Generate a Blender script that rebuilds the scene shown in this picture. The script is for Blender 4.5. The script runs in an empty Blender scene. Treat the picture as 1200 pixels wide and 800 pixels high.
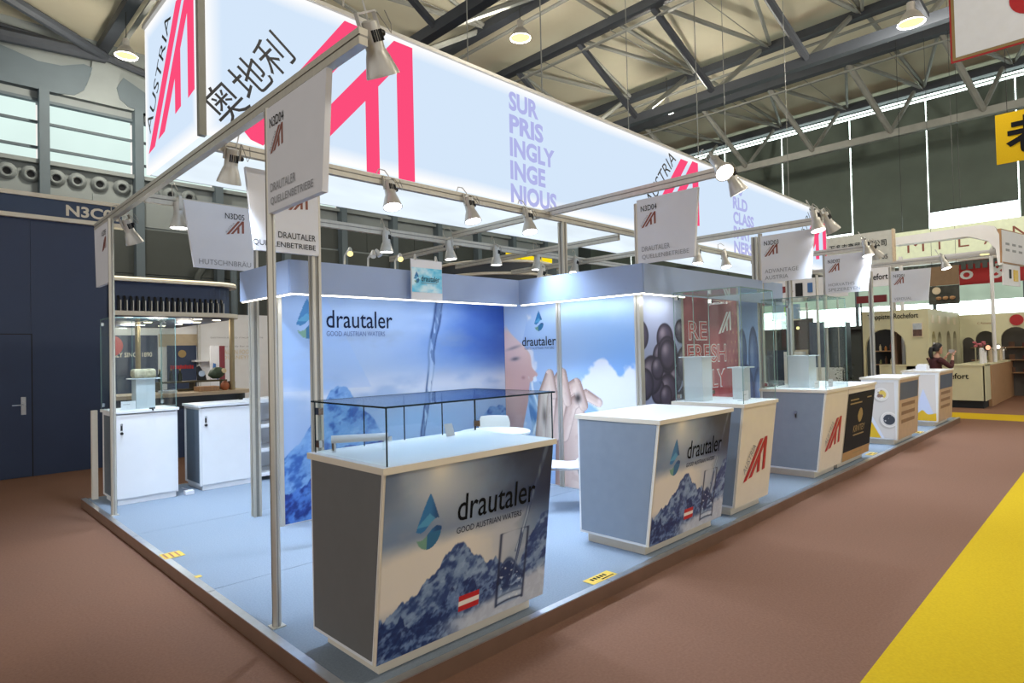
import bpy, math, random
import numpy as np
from mathutils import Vector, Matrix
random.seed(7)
SC = bpy.context.scene
COL = SC.collection
R = math.radians

# ------------------------------------------------------------------ camera
CAM_LENS, CAM_YAW, CAM_PITCH, CAM_ROLL = 21.53, 45.138, 1.056, -1.329
cd = bpy.data.cameras.new('camera'); cam = bpy.data.objects.new('camera', cd); COL.objects.link(cam)
cd.sensor_width = 36.0; cd.lens = CAM_LENS; cd.clip_start = 0.05; cd.clip_end = 200
_y, _p, _r = R(CAM_YAW), R(CAM_PITCH), R(CAM_ROLL)
_F = Vector((math.cos(_y), math.sin(_y), 0)); _RT = Vector((math.sin(_y), -math.cos(_y), 0)); _UP = Vector((0, 0, 1))
_f2 = _F * math.cos(_p) + _UP * math.sin(_p); _u2 = _UP * math.cos(_p) - _F * math.sin(_p)
_r2 = _RT * math.cos(_r) + _u2 * math.sin(_r); _u3 = _u2 * math.cos(_r) - _RT * math.sin(_r)
_m = Matrix((_r2, _u3, -_f2)).transposed().to_4x4(); _m.translation = (0, 0, 1.62)
cam.matrix_world = _m
SC.camera = cam

# ------------------------------------------------------------------ world, exposure, area lights
W = bpy.data.worlds.new('hall_daylight'); SC.world = W; W.use_nodes = True
bg = W.node_tree.nodes['Background']
bg.inputs['Color'].default_value = (1.0, 0.98, 0.94, 1); bg.inputs['Strength'].default_value = 0.95
SC.view_settings.view_transform = 'Standard'; SC.view_settings.look = 'None'
SC.view_settings.exposure = 0.0; SC.view_settings.gamma = 1.0
SC.view_settings.use_curve_mapping = False
SC.cycles.transparent_max_bounces = 40; SC.cycles.max_bounces = 8; SC.cycles.sample_clamp_indirect = 6.0

SPOT_W = 270.0        # watts of one booth spotlight
SPOT_COL = (0.66, 0.81, 1.0)
LAMP_W = 880.0       # watts of one high-bay hall lamp
LAMP_COL = (1.0, 0.92, 0.78)

# ------------------------------------------------------------------ helpers
def lin(h):
    if isinstance(h, str):
        h = h.lstrip('#'); c = [int(h[i:i+2], 16) / 255 for i in (0, 2, 4)]
    else: c = list(h)
    return tuple(x / 12.92 if x <= 0.04045 else ((x + 0.055) / 1.055) ** 2.4 for x in c)

def nodes(m):
    m.use_nodes = True; nt = m.node_tree; nt.nodes.clear()
    out = nt.nodes.new('ShaderNodeOutputMaterial'); return nt, out

def mat(name, hexc, rough=0.5, metal=0.0, var=0.06, scale=8.0, bump=0.0, emit=0.0, coat=0.0, emit_col=None, stretch=None, spec=0.5):
    """principled material whose colour and relief come from a noise texture"""
    m = bpy.data.materials.new(name); nt, out = nodes(m)
    b = nt.nodes.new('ShaderNodeBsdfPrincipled'); nt.links.new(b.outputs[0], out.inputs[0])
    c = lin(hexc)
    tc = nt.nodes.new('ShaderNodeTexCoord'); mp = nt.nodes.new('ShaderNodeMapping')
    nt.links.new(tc.outputs['Object'], mp.inputs[0])
    if stretch: mp.inputs['Scale'].default_value = stretch
    nz = nt.nodes.new('ShaderNodeTexNoise'); nz.inputs['Scale'].default_value = scale; nz.inputs['Detail'].default_value = 4
    nt.links.new(mp.outputs[0], nz.inputs['Vector'])
    cr = nt.nodes.new('ShaderNodeValToRGB')
    cr.color_ramp.elements[0].position = 0.3; cr.color_ramp.elements[1].position = 0.7
    cr.color_ramp.elements[0].color = tuple(x * (1 - var) for x in c) + (1,)
    cr.color_ramp.elements[1].color = tuple(min(1, x * (1 + var)) for x in c) + (1,)
    nt.links.new(nz.outputs['Fac'], cr.inputs[0]); nt.links.new(cr.outputs[0], b.inputs['Base Color'])
    b.inputs['Roughness'].default_value = rough; b.inputs['Metallic'].default_value = metal
    b.inputs['Specular IOR Level'].default_value = spec
    if coat: b.inputs['Coat Weight'].default_value = coat
    if bump:
        bp = nt.nodes.new('ShaderNodeBump'); bp.inputs['Strength'].default_value = bump; bp.inputs['Distance'].default_value = 0.01
        nt.links.new(nz.outputs['Fac'], bp.inputs['Height']); nt.links.new(bp.outputs[0], b.inputs['Normal'])
    if emit:
        b.inputs['Emission Color'].default_value = (*(lin(emit_col) if emit_col else c), 1); b.inputs['Emission Strength'].default_value = emit
    return m

def emat(name, hexc, strength, var=0.0, scale=2.0, base='#dddddd'):
    m = bpy.data.materials.new(name); nt, out = nodes(m)
    e = nt.nodes.new('ShaderNodeEmission'); c = lin(hexc); e.inputs['Strength'].default_value = strength
    e.inputs['Color'].default_value = (*c, 1)
    if var:
        tc = nt.nodes.new('ShaderNodeTexCoord'); nz = nt.nodes.new('ShaderNodeTexNoise'); nz.inputs['Scale'].default_value = scale
        nt.links.new(tc.outputs['Object'], nz.inputs['Vector'])
        cr = nt.nodes.new('ShaderNodeValToRGB'); cr.color_ramp.elements[0].position = .3; cr.color_ramp.elements[1].position = .7
        cr.color_ramp.elements[0].color = tuple(x * (1 - var) for x in c) + (1,); cr.color_ramp.elements[1].color = tuple(x for x in c) + (1,)
        nt.links.new(nz.outputs['Fac'], cr.inputs[0]); nt.links.new(cr.outputs[0], e.inputs['Color'])
    nt.links.new(e.outputs[0], out.inputs[0]); return m

def glass(name, tint='#fafdfc', refl=1.0):
    """thin clear sheet: transparent with a fresnel share of gloss"""
    m = bpy.data.materials.new(name); nt, out = nodes(m)
    t = nt.nodes.new('ShaderNodeBsdfTransparent'); t.inputs[0].default_value = (*lin(tint), 1)
    g = nt.nodes.new('ShaderNodeBsdfGlossy'); g.inputs['Roughness'].default_value = 0.02; g.inputs['Color'].default_value = (refl, refl, refl, 1)
    lw = nt.nodes.new('ShaderNodeLayerWeight'); lw.inputs['Blend'].default_value = .5
    pw = nt.nodes.new('ShaderNodeMath'); pw.operation = 'POWER'; pw.inputs[1].default_value = 5; nt.links.new(lw.outputs['Facing'], pw.inputs[0])
    fr = nt.nodes.new('ShaderNodeMath'); fr.operation = 'MULTIPLY_ADD'; fr.inputs[1].default_value = .7; fr.inputs[2].default_value = .025; nt.links.new(pw.outputs[0], fr.inputs[0])
    mx = nt.nodes.new('ShaderNodeMixShader')
    nt.links.new(fr.outputs[0], mx.inputs[0]); nt.links.new(t.outputs[0], mx.inputs[1]); nt.links.new(g.outputs[0], mx.inputs[2])
    nt.links.new(mx.outputs[0], out.inputs[0]); return m

def frosted(name, hexc, alpha):
    m = bpy.data.materials.new(name); nt, out = nodes(m)
    t = nt.nodes.new('ShaderNodeBsdfTransparent'); b = nt.nodes.new('ShaderNodeBsdfPrincipled')
    b.inputs['Base Color'].default_value = (*lin(hexc), 1); b.inputs['Roughness'].default_value = .3
    mx = nt.nodes.new('ShaderNodeMixShader'); mx.inputs[0].default_value = alpha
    nt.links.new(t.outputs[0], mx.inputs[1]); nt.links.new(b.outputs[0], mx.inputs[2]); nt.links.new(mx.outputs[0], out.inputs[0]); return m

def paintmat(name, rough=0.35):
    """printed film: colour comes from the mesh's own colour attribute"""
    m = bpy.data.materials.new(name); nt, out = nodes(m)
    b = nt.nodes.new('ShaderNodeBsdfPrincipled'); a = nt.nodes.new('ShaderNodeVertexColor'); a.layer_name = 'print'
    nt.links.new(a.outputs[0], b.inputs['Base Color']); b.inputs['Roughness'].default_value = rough
    nt.links.new(b.outputs[0], out.inputs[0]); return m

OFF = {}
def V(*a): return Vector(a[0] if len(a) == 1 else a)

def link(o, parent=None):
    COL.objects.link(o)
    if parent is not None: o.parent = parent
    OFF[o.name] = OFF.get(parent.name, Vector((0, 0, 0))) if parent is not None else Vector((0, 0, 0))
    return o

def tag(o, label=None, cat=None, group=None, kind=None):
    if label: o['label'] = label
    if cat: o['category'] = cat
    if group: o['group'] = group
    if kind: o['kind'] = kind
    return o

def thing(name, label, cat, loc=(0, 0, 0), group=None, kind=None):
    o = bpy.data.objects.new(name, None); COL.objects.link(o); o.empty_display_size = 0.1
    o.location = loc; OFF[o.name] = Vector(loc)
    return tag(o, label, cat, group, kind)

def dup(root, loc, rot=(0, 0, 0), label=None, group=None):
    r = root.copy(); COL.objects.link(r); r.location = loc; r.rotation_euler = rot
    if label: r['label'] = label
    if group: r['group'] = group
    for ch in list(root.children):
        c = ch.copy(); COL.objects.link(c); c.parent = r
        for g in list(ch.children):
            d = g.copy(); COL.objects.link(d); d.parent = c
    return r

class MB:
    def __init__(s): s.v = []; s.f = []
    def add(s, vs, fs):
        n = len(s.v); s.v += [tuple(p) for p in vs]; s.f += [tuple(i + n for i in f) for f in fs]; return s
    def box(s, x0, x1, y0, y1, z0, z1):
        return s.hexa([(x0,y0,z0),(x1,y0,z0),(x1,y1,z0),(x0,y1,z0)], [(x0,y0,z1),(x1,y0,z1),(x1,y1,z1),(x0,y1,z1)])
    def hexa(s, b, t):
        return s.add(list(b) + list(t), [(3,2,1,0),(4,5,6,7),(0,1,5,4),(1,2,6,5),(2,3,7,6),(3,0,4,7)])
    def quad(s, *p): return s.add(p, [tuple(range(len(p)))])
    def prism(s, poly, O, U, Vv, t):
        """polygon in the plane O + x U + y V, pushed t along U x V"""
        O, U, Vv = V(O), V(U), V(Vv); N = U.cross(Vv).normalized() * t
        a = [O + U * x + Vv * y for x, y in poly]; n = len(a)
        return s.add(a + [p + N for p in a], [tuple(range(n))[::-1], tuple(range(n, 2*n))] + [(i, (i+1) % n, (i+1) % n + n, i + n) for i in range(n)])
    def bar(s, p0, p1, w, h, up=(0, 0, 1)):
        p0, p1 = V(p0), V(p1); d = (p1 - p0).normalized(); u = V(up)
        if abs(d.dot(u)) > .99: u = Vector((1, 0, 0))
        a = d.cross(u).normalized() * (w / 2); b = a.cross(d).normalized() * (h / 2)
        return s.hexa([p0 - a - b, p0 + a - b, p1 + a - b, p1 - a - b], [p0 - a + b, p0 + a + b, p1 + a + b, p1 - a + b])
    def tube(s, pts, r, n=8, caps=True):
        pts = [V(p) for p in pts]; rs = r if isinstance(r, (list, tuple)) else [r] * len(pts)
        rings = []; prev = None
        for i, p in enumerate(pts):
            d = (pts[min(i+1, len(pts)-1)] - pts[max(i-1, 0)]).normalized()
            if prev is None:
                u = Vector((0, 0, 1)) if abs(d.z) < .9 else Vector((1, 0, 0)); a = d.cross(u).normalized()
            else: a = (prev - d * prev.dot(d)).normalized()
            prev = a; b = d.cross(a)
            rings.append([p + (a * math.cos(2*math.pi*k/n + math.pi/n) + b * math.sin(2*math.pi*k/n + math.pi/n)) * rs[i] for k in range(n)])
        vs = [q for rg in rings for q in rg]; fs = []
        for i in range(len(pts) - 1):
            for k in range(n):
                k2 = (k + 1) % n; fs.append((i*n+k, i*n+k2, (i+1)*n+k2, (i+1)*n+k))
        if caps: fs += [tuple(range(n))[::-1], tuple(range((len(pts)-1)*n, len(pts)*n))]
        return s.add(vs, fs)
    def lathe(s, prof, c=(0, 0, 0), ax=(0, 0, 1), n=16, cap=True):
        c, ax = V(c), V(ax).normalized(); u = Vector((1, 0, 0)) if abs(ax.x) < .9 else Vector((0, 1, 0))
        a = (u - ax * u.dot(ax)).normalized(); b = ax.cross(a); vs = []; fs = []
        for r, z in prof:
            for k in range(n): vs.append(c + ax * z + (a * math.cos(2*math.pi*k/n) + b * math.sin(2*math.pi*k/n)) * r)
        for i in range(len(prof) - 1):
            for k in range(n):
                k2 = (k+1) % n; fs.append((i*n+k, i*n+k2, (i+1)*n+k2, (i+1)*n+k))
        if cap: fs += [tuple(range(n))[::-1], tuple(range((len(prof)-1)*n, len(prof)*n))]
        return s.add(vs, fs)
    def build(s, name, material, parent=None, smooth=False, bevel=0.0, label=None, cat=None, group=None, kind=None):
        off = OFF.get(parent.name, Vector((0, 0, 0))) if parent is not None else Vector((0, 0, 0))
        me = bpy.data.meshes.new(name); me.from_pydata([tuple(V(p) - off) for p in s.v], [], s.f); me.materials.append(material)
        o = bpy.data.objects.new(name, me); link(o, parent)
        if smooth:
            for p in me.polygons: p.use_smooth = True
            try: me.set_sharp_from_angle(angle=R(40))
            except Exception: pass
        if bevel:
            b = o.modifiers.new('edge', 'BEVEL'); b.width = bevel; b.segments = 2; b.limit_method = 'ANGLE'; b.angle_limit = R(40)
        return tag(o, label, cat, group, kind)

def box(name, x0, x1, y0, y1, z0, z1, material, parent=None, **k): return MB().box(x0, x1, y0, y1, z0, z1).build(name, material, parent, **k)

_TC = {}
def tmesh(s, bold):
    if (s, bold) not in _TC:
        c = bpy.data.curves.new('t', 'FONT'); c.body = s; c.offset = bold; c.resolution_u = 3; c.align_x = 'LEFT'
        o = bpy.data.objects.new('t', c); m = o.to_mesh()
        vs = np.array([v.co[:] for v in m.vertices]); fs = [tuple(p.vertices) for p in m.polygons]; o.to_mesh_clear()
        bpy.data.objects.remove(o); lo, hi = vs.min(0), vs.max(0)
        _TC[(s, bold)] = ((vs - lo)[:, :2] / np.maximum((hi - lo)[:2], 1e-6), fs)
    return _TC[(s, bold)]

def text(s, O, U, Vv, w, h, material, parent, bold=0.0, off=0.004, name='lettering', mb=None):
    """flat printed lettering, box w x h with its lower left corner at O, lying on the plane U, V"""
    O, U, Vv = V(O), V(U).normalized(), V(Vv).normalized(); N = U.cross(Vv).normalized() * off
    vs, fs = tmesh(s, bold)
    m = mb or MB(); m.add([O + U * (x * w) + Vv * (y * h) + N for x, y in vs], fs)
    return m if mb is not None else m.build(name, material, parent)

# emblem of slanted double strokes, in a unit square
S1 = [(0, 0), (.15, .02), (.80, .97), (.66, .97)]
S2 = [(.24, .05), (.385, .07), (.62, .41), (.62, .13), (.735, .15), (.735, .58), (.88, .79), (.88, .16), (1.0, .18), (1.0, 1.0), (.89, 1.0)]
def emblem(O, U, Vv, w, h, material, parent, txt=None, tmat=None, off=0.002, name='emblem', tsize=.14, tlen=.62, t0=.06):
    O, U, Vv = V(O), V(U).normalized(), V(Vv).normalized(); m = MB(); N = U.cross(Vv).normalized() * off
    for poly in (S1, S2):
        m.prism([(x * w, y * h) for x, y in poly], O + N * .5, U, Vv, off * .5)
    o = m.build(name, material, parent)
    if txt:
        d = (U * (.66 * w) + Vv * (.97 * h)).normalized(); q = U.cross(Vv).cross(d).normalized()
        L = math.hypot(.66 * w, .97 * h)
        text(txt, O + d * (t0 * L) + q * (tsize * .35 * w), d, q, tlen * L, tsize * w, tmat, parent, off=off)
    return o

# ------------------------------------------------------------------ painted prints (numpy, written to a colour attribute)
def vnoise(x, y, seed):
    xi = np.floor(x).astype(np.int64); yi = np.floor(y).astype(np.int64); xf = x - xi; yf = y - yi
    def hsh(a, b):
        n = (a * 374761393 + b * 668265263 + seed * 974711) & 0x7fffffff
        n = ((n ^ (n >> 13)) * 1274126177) & 0x7fffffff
        return ((n ^ (n >> 16)) & 0xffff) / 65535.0
    u = xf * xf * (3 - 2 * xf); v = yf * yf * (3 - 2 * yf)
    return (hsh(xi, yi) * (1-u) + hsh(xi+1, yi) * u) * (1-v) + (hsh(xi, yi+1) * (1-u) + hsh(xi+1, yi+1) * u) * v
def fbm(x, y, seed=1, octv=5):
    s = 0; a = .5; t = 0
    for i in range(octv): s = s + a * vnoise(x * 2**i, y * 2**i, seed + i); t += a; a *= .5
    return s / t
def ss(a, b, x): t = np.clip((x - a) / (b - a), 0, 1); return t * t * (3 - 2 * t)
def mixc(c, col, k): return c * (1 - k[..., None]) + np.array(col) * k[..., None]
def rgb(h): h = h.lstrip('#'); return np.array([int(h[i:i+2], 16) / 255 for i in (0, 2, 4)])

def printed(name, O, U, Vv, w, h, nx, ny, fn, material, parent, shear=None):
    """a sheet of nx x ny cells carrying a picture computed by fn(x, y) -> sRGB"""
    O, U, Vv = V(O), V(U), V(Vv); off = OFF.get(parent.name, Vector((0, 0, 0))); O = O - off
    g = np.arange(nx + 1) / nx; k = np.arange(ny + 1) / ny
    X, Y = np.meshgrid(g, k)
    P = np.array(O)[None, None] + X[..., None] * w * np.array(U) + Y[..., None] * h * np.array(Vv)
    me = bpy.data.meshes.new(name); nv = (nx+1) * (ny+1); nf = nx * ny
    me.vertices.add(nv); me.vertices.foreach_set('co', P.reshape(-1).astype(np.float32))
    i = np.arange(nf); r, c = i // nx, i % nx; a = r * (nx+1) + c
    idx = np.stack([a, a+1, a+nx+2, a+nx+1], 1).astype(np.int32)
    me.loops.add(nf*4); me.loops.foreach_set('vertex_index', idx.reshape(-1))
    me.polygons.add(nf); me.polygons.foreach_set('loop_start', (np.arange(nf) * 4).astype(np.int32))
    me.update(calc_edges=True); me.validate()
    C = np.clip(fn(X * w, Y * h), 0, 1); C = np.where(C <= .04045, C / 12.92, ((C + .055) / 1.055) ** 2.4)
    at = me.color_attributes.new('print', 'FLOAT_COLOR', 'POINT')
    at.data.foreach_set('color', np.concatenate([C, np.ones(C.shape[:2] + (1,))], -1).reshape(-1).astype(np.float32))
    me.materials.append(material); o = bpy.data.objects.new(name, me); return link(o, parent)

def ridge(c, x, y, line, seed, dark, mid, snow, sc=6.0, k=.55):
    """a snowy mountain flank under the height curve line(x)"""
    hgt = line + (fbm(x * sc * 1.3, x * 0 + seed, seed, 5) - .5) * .16
    d = hgt - y; inside = ss(0, .012, d)
    n = fbm(x * sc * 2 + y * sc, y * sc * 2.2 - x * sc, seed + 9, 6); n2 = fbm(x * sc * 5 - y * sc * 3, y * sc * 5, seed + 20, 5)
    t = ss(k - .12, k + .12, n * .65 + n2 * .35 + d * .10)
    col = np.array(snow)[None, None] * t[..., None] + np.array(dark)[None, None] * (1 - t)[..., None]
    col = mixc(col, mid, .35 * ss(.3, .7, n2))
    return c * (1 - inside[..., None]) + col * inside[..., None]

def drop_logo(c, x, y, cx, cy, w, h):
    """water drop split by a pale wave; cx, cy is its centre"""
    u = (x - cx) / (w / 2); v = (y - cy) / (h / 2)          # -1..1
    vv = np.clip((v + 1) / 2, 0, 1)
    wid = np.where(vv < .36, np.sqrt(np.clip(1 - ((vv - .36) / .36) ** 2, 0, 1)), np.clip((1 - vv) / .64, 0, 1) ** .85)
    ins = (np.abs(u) <= wid) & (np.abs(v) <= 1)
    wave = (.36 + .07 * np.sin(u * 3.0)) ; band = np.abs(vv - wave - .06 * u) < .07
    col = np.zeros_like(c); col[:] = rgb('#2f78b4')
    col = mixc(col, rgb('#1c4f86'), ss(.0, .7, u)); col = mixc(col, rgb('#63b2d6'), ((vv > .42) & (vv < .42 + .22 * (1 - np.abs(u)))).astype(float) * .6)
    lo = vv < .3; col[lo] = rgb('#2e6f9c'); col = mixc(col, rgb('#8fb58a'), (lo & (u < -.1)).astype(float) * .7)
    m = (ins & ~band).astype(float); return c * (1 - m[..., None]) + col * m[..., None]

def stream(c, x, y, p0, p1, wd, seed, col='#1d3f7a', pale='#cfe3f5'):
    t = np.clip((y - p0[1]) / (p1[1] - p0[1]), 0, 1); cx = p0[0] + (p1[0] - p0[0]) * t
    cx = cx + (fbm(y * 4, y * 0 + 3, seed, 2) - .5) * wd * .5; w = wd * (1 - .55 * t)
    d = (x - cx) / w; on = ((y > min(p0[1], p1[1])) & (y < max(p0[1], p1[1]))).astype(float)
    c = mixc(c, rgb(pale), on * ss(.55, .45, np.abs(d)) * .30)
    k = np.exp(-((d + .42) / .14) ** 2) * (.45 + .55 * ss(.35, .6, fbm(y * 3, y * 0, seed + 7, 2))) + np.exp(-((d - .40) / .11) ** 2) * (.3 + .7 * ss(.45, .6, fbm(y * 4, y * 0 + 9, seed + 8, 2))) + ss(.50, .58, fbm(x * 26 + y * 3, y * 5, seed + 4, 3)) * ss(.5, .4, np.abs(d)) * .55
    return mixc(c, rgb(col), on * np.clip(k, 0, 1) * .9)

# ------------------------------------------------------------------ materials
M = dict(
    alu=mat('brushed_aluminium', '#c9c4b8', .38, .55, .05, 30, stretch=(1, 1, .1)), alud=mat('aluminium_groove', '#8f8c86', .5, .5, .05, 30),
    white=mat('white_laminate', '#e9ebef', .35, 0, .015, 6), whitem=mat('white_matt', '#e4e6ea', .6, 0, .02, 6),
    edge=mat('cream_edge_band', '#e2dacb', .45, 0, .02, 10), grey=mat('grey_panel', '#67696a', .55, 0, .03, 12), lit_grey=mat('spotlit_grey_panel', '#828d9b', .55, 0, .03, 12), fascia=mat('pale_blue_fascia', '#98a9c9', .5, 0, .02, 3), dgrey=mat('dark_grey_panel', '#5c6874', .5, 0, .03, 12),  # bluish copy of the grey panel: booth spotlight put into its colour
    carpet=mat('grey_blue_carpet', '#8794a4', .95, 0, .10, 90, bump=.25, spec=.1), brown=mat('brown_hall_carpet', '#7a5b4b', .95, 0, .09, 60, bump=.2, spec=.08),
    yellow=mat('yellow_carpet', '#c2a21c', .9, 0, .06, 60, bump=.2, spec=.1), skirt=mat('bronze_skirting', '#8a7060', .38, .5, .08, 6), trim=mat('polished_edge_trim', '#c9ccd0', .32, .9, .06, 20),
    steel=mat('dark_roof_steel', '#3c4149', .55, .2, .08, 3), steel2=mat('mid_grey_roof_steel', '#868883', .55, .2, .08, 3), membrane=mat('cream_roof_membrane', '#cdc8b2', .8, 0, .05, .6),
    conc=mat('pale_grey_concrete', '#8b9394', .85, 0, .05, 1.5, bump=.1), band=mat('slate_band', '#5d6a72', .7, 0, .05, 1.5), clad=mat('dark_green_grey_cladding', '#3d4341', .6, 0, .06, 2),
    blind=mat('dark_green_blind', '#59655d', .75, 0, .08, 1.2), navy=mat('navy_wall', '#2b3a58', .55, 0, .05, 2), navy2=mat('navy_fascia', '#2d4160', .55, 0, .05, 3), cream=mat('cream_fascia_line', '#d8d2c4', .5, 0, .03, 8),
    black=mat('black_plastic', '#16181a', .4, 0, .1, 10), chrome=mat('chrome', '#d5d7da', .12, 1, .02, 20), lampgrey=mat('silver_grey_lamp_paint', '#c6c4be', .35, .4, .04, 15),
    dark=mat('dark_recess', '#14171c', .7, 0, .1, 6), daylight=emat('daylight_pane', '#eafff8', 7.0, .06, .8), daysoft=emat('soft_daylight_pane', '#dcf2ec', 1.12, .10, .5), daygreen=emat('daylight_green_pane', '#c6dcc4', .75, .18, 1.2),
    red=mat('red_print', '#b5272b', .4, 0, .03, 10), redlit=emat('lit_red_film', '#ff4f7d', .98), lav=emat('lit_lavender_film', '#b9bdf2', .92), ink=mat('black_ink', '#15171b', .85, 0, .05, 20, spec=.1), inklit=mat('dark_film_on_light_box', '#23242c', .4),
    txtgrey=mat('grey_lettering', '#8f9196', .5), navyink=mat('navy_ink', '#161d38', .8, spec=.1), blueink=mat('slate_blue_ink', '#5b6c96', .8, spec=.1), bronze=mat('bronze_ink', '#8a4b3a', .4), led=emat('led_strip', '#fff6e2', 5.0), lens=emat('lamp_lens', '#ffffff', 14.0), warm=emat('warm_bulb', '#ffeb9c', 1.6),
    wood=mat('pale_wood', '#c8b59a', .5, 0, .12, 4, stretch=(1, 8, 8)), woodw=mat('warm_wood', '#a9835f', .5, 0, .15, 4, stretch=(8, 8, 1)), greenc=mat('pale_cream_green_facade', '#c9c6a6', .6, 0, .03, 3),
    film=paintmat('printed_film', .32), filmm=paintmat('matt_printed_wall', .6), glass=glass('clear_glass'), gtint=glass('blue_grey_tinted_glass', '#ccd5de', .9), gedge=mat('dark_glass_edge', '#1e3038', .15, 0, .05, 10), gedgel=mat('green_glass_edge', '#7d9a96', .12, 0, .05, 10),
    acryl=frosted('frosted_acrylic', '#e3edf5', .62), sign=mat('white_sign_foam_board', '#dfe0e6', .5, 0, .015, 6), bone=mat('sign_edge', '#d9ccb0', .5), gold=mat('gold_ink', '#9a8455', .4), sticker=mat('yellow_sticker', '#e2c04a', .5, 0, .12, 40),
)

# ------------------------------------------------------------------ the hall
def S(o): o['kind'] = 'structure'; return o
FZ = -0.1
S(box('floor', -14, 31, -22, 26, FZ - .1, FZ, M['brown']))
yc = thing('yellow_carpet', 'broad bright yellow carpet strip laid along the aisle at the lower right', 'carpet', (6, 0, FZ))
box('runner', 0, 16.95, -1.7, 1.01, FZ, FZ + .004, M['yellow'], yc)
yc2 = thing('yellow_carpet', 'thin yellow carpet band crossing the brown floor beyond the last white counter', 'carpet', (17.6, 3, FZ))
box('runner', 16.95, 18.35, -1.7, 7.5, FZ, FZ + .004, M['yellow'], yc2)
S(box('ceiling', -14, 31, -22, 26, 12.35, 12.55, M['membrane']))

# back wall with windows, nozzles and shaped band
wb = S(MB().box(-14, 31, 24, 24.4, FZ, 7.95).box(-14, 31, 24, 24.4, 9.9, 12.4).box(-14, -5, 24, 24.4, 7.95, 9.9).box(13.55, 31, 24, 24.4, 7.95, 9.9).build('wall_back', M['conc']))
pil = [-4.6, -2.0, .58, 3.16, 5.76, 8.36, 10.95, 13.5, 16.1, 18.7, 21.3, 23.9, 26.5]
for x in pil:
    box('pilaster', x - .13, x + .13, 23.6, 24, FZ, 10.2, M['band'], wb)
for k, x in enumerate(pil[:-1]):
    x1 = pil[k + 1]
    for j in range(4):
        box('cladding_panel', x + .14, x1 - .14, 23.9, 24, FZ + j * 1.58, FZ + j * 1.58 + 1.55, M['clad'], wb)
    for j in range(2):
        box('wall_panel', x + .14 + j * 1.16, x + 1.28 + j * 1.16, 23.95, 24, 6.28, 7.2, M['conc'] if k < 5 else M['clad'], wb)
    box('sill', x + .13, x1 - .13, 23.75, 24, 7.87, 8.0, M['conc'], wb)
for x in (1.7, 2.27, 2.85, 3.41 + .08, 4.05, 4.66, 5.3, 6.2, 6.8, 7.4):
    nz = MB().lathe([(.11, -.02), (.24, 0), (.26, .05), (.22, .14), (.16, .2), (.13, .2), (.10, .12)], (x, 23.98, 7.54), (-.1, -1, -.25), 16, cap=False).build('air_nozzle', M['conc'], wb, smooth=True)
    MB().lathe([(.11, .1), (.12, .12)], (x, 23.98, 7.54), (-.1, -1, -.25), 12).build('nozzle_throat', M['dark'], nz)
n = 0
for k in range(0, 7):
    n += 1; a, b = pil[k] + .13, pil[k + 1] - .13
    w = S(thing('window_%d' % n, None, None, ((a + b) / 2, 24, 8)))
    for z0, z1 in ((8.0, 8.4), (8.46, 9.2), (9.27, 9.88)):
        box('pane', a + .03, b - .03, 24.1, 24.13, z0, z1, M['daysoft'], w)
    for z in (8.43, 9.235): box('transom', a, b, 24.0, 24.1, z - .04, z + .04, M['band'], w)
    box('head', a, b, 23.9, 24.1, 9.86, 9.95, M['band'], w)
for bx in (-4.1, 4.72, 13.5):
    L = [(-7.0, 10.2), (-1.2, 10.2), (-.75, 10.27), (-.5, 10.5), (-.36, 10.9), (-.26, 11.32), (-.5, 11.36), (-1.1, 11.12), (-1.7, 11.08), (-2.3, 11.22), (-2.9, 11.36), (-4.0, 11.3), (-7.0, 10.6)]
    Rr = [(.62, 11.25), (.42, 10.85), (.5, 10.5), (.75, 10.3), (1.2, 10.2), (1.75, 10.2), (1.75, 10.75), (1.3, 10.9)]
    for P in (L, Rr): MB().prism([(bx + x, z) for x, z in P], (0, 23.75, 0), (1, 0, 0), (0, 0, 1), -.25).build('slate_band_panel', M['band'], wb)
    MB().prism([(bx + x, z) for x, z in [(-1.1, 10.2), (1.4, 10.2), (.85, 10.33), (.55, 10.6), (.46, 10.95), (.6, 11.7), (-.25, 11.7), (-.3, 11.1), (-.42, 10.7), (-.65, 10.35)]], (0, 23.78, 0), (1, 0, 0), (0, 0, 1), -.2).build('flared_column_head', M['conc'], wb)
# ducts on the back wall
dk = thing('wall_ducts', 'grey ventilation pipes with a bent top on the far wall at left', 'duct', (7, 23.4, 2))
MB().tube([(7.5, 23.4, 2.4), (7.5, 23.4, 4.6), (7.7, 23.4, 4.95), (8.2, 23.4, 5.15)], .13, 8).build('pipe', M['clad'], dk, smooth=True)
for x in (8.75, 9.35): MB().tube([(x, 23.4, 2.4), (x, 23.4, 5.1)], .12, 8).build('pipe', M['band'], dk, smooth=True)
box('junction_box', 6.5, 6.85, 23.4, 23.6, 3.7, 4.05, M['whitem'], dk); box('speaker_box', 6.3, 6.75, 23.3, 23.6, 2.5, 3.1, M['black'], dk)

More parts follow.
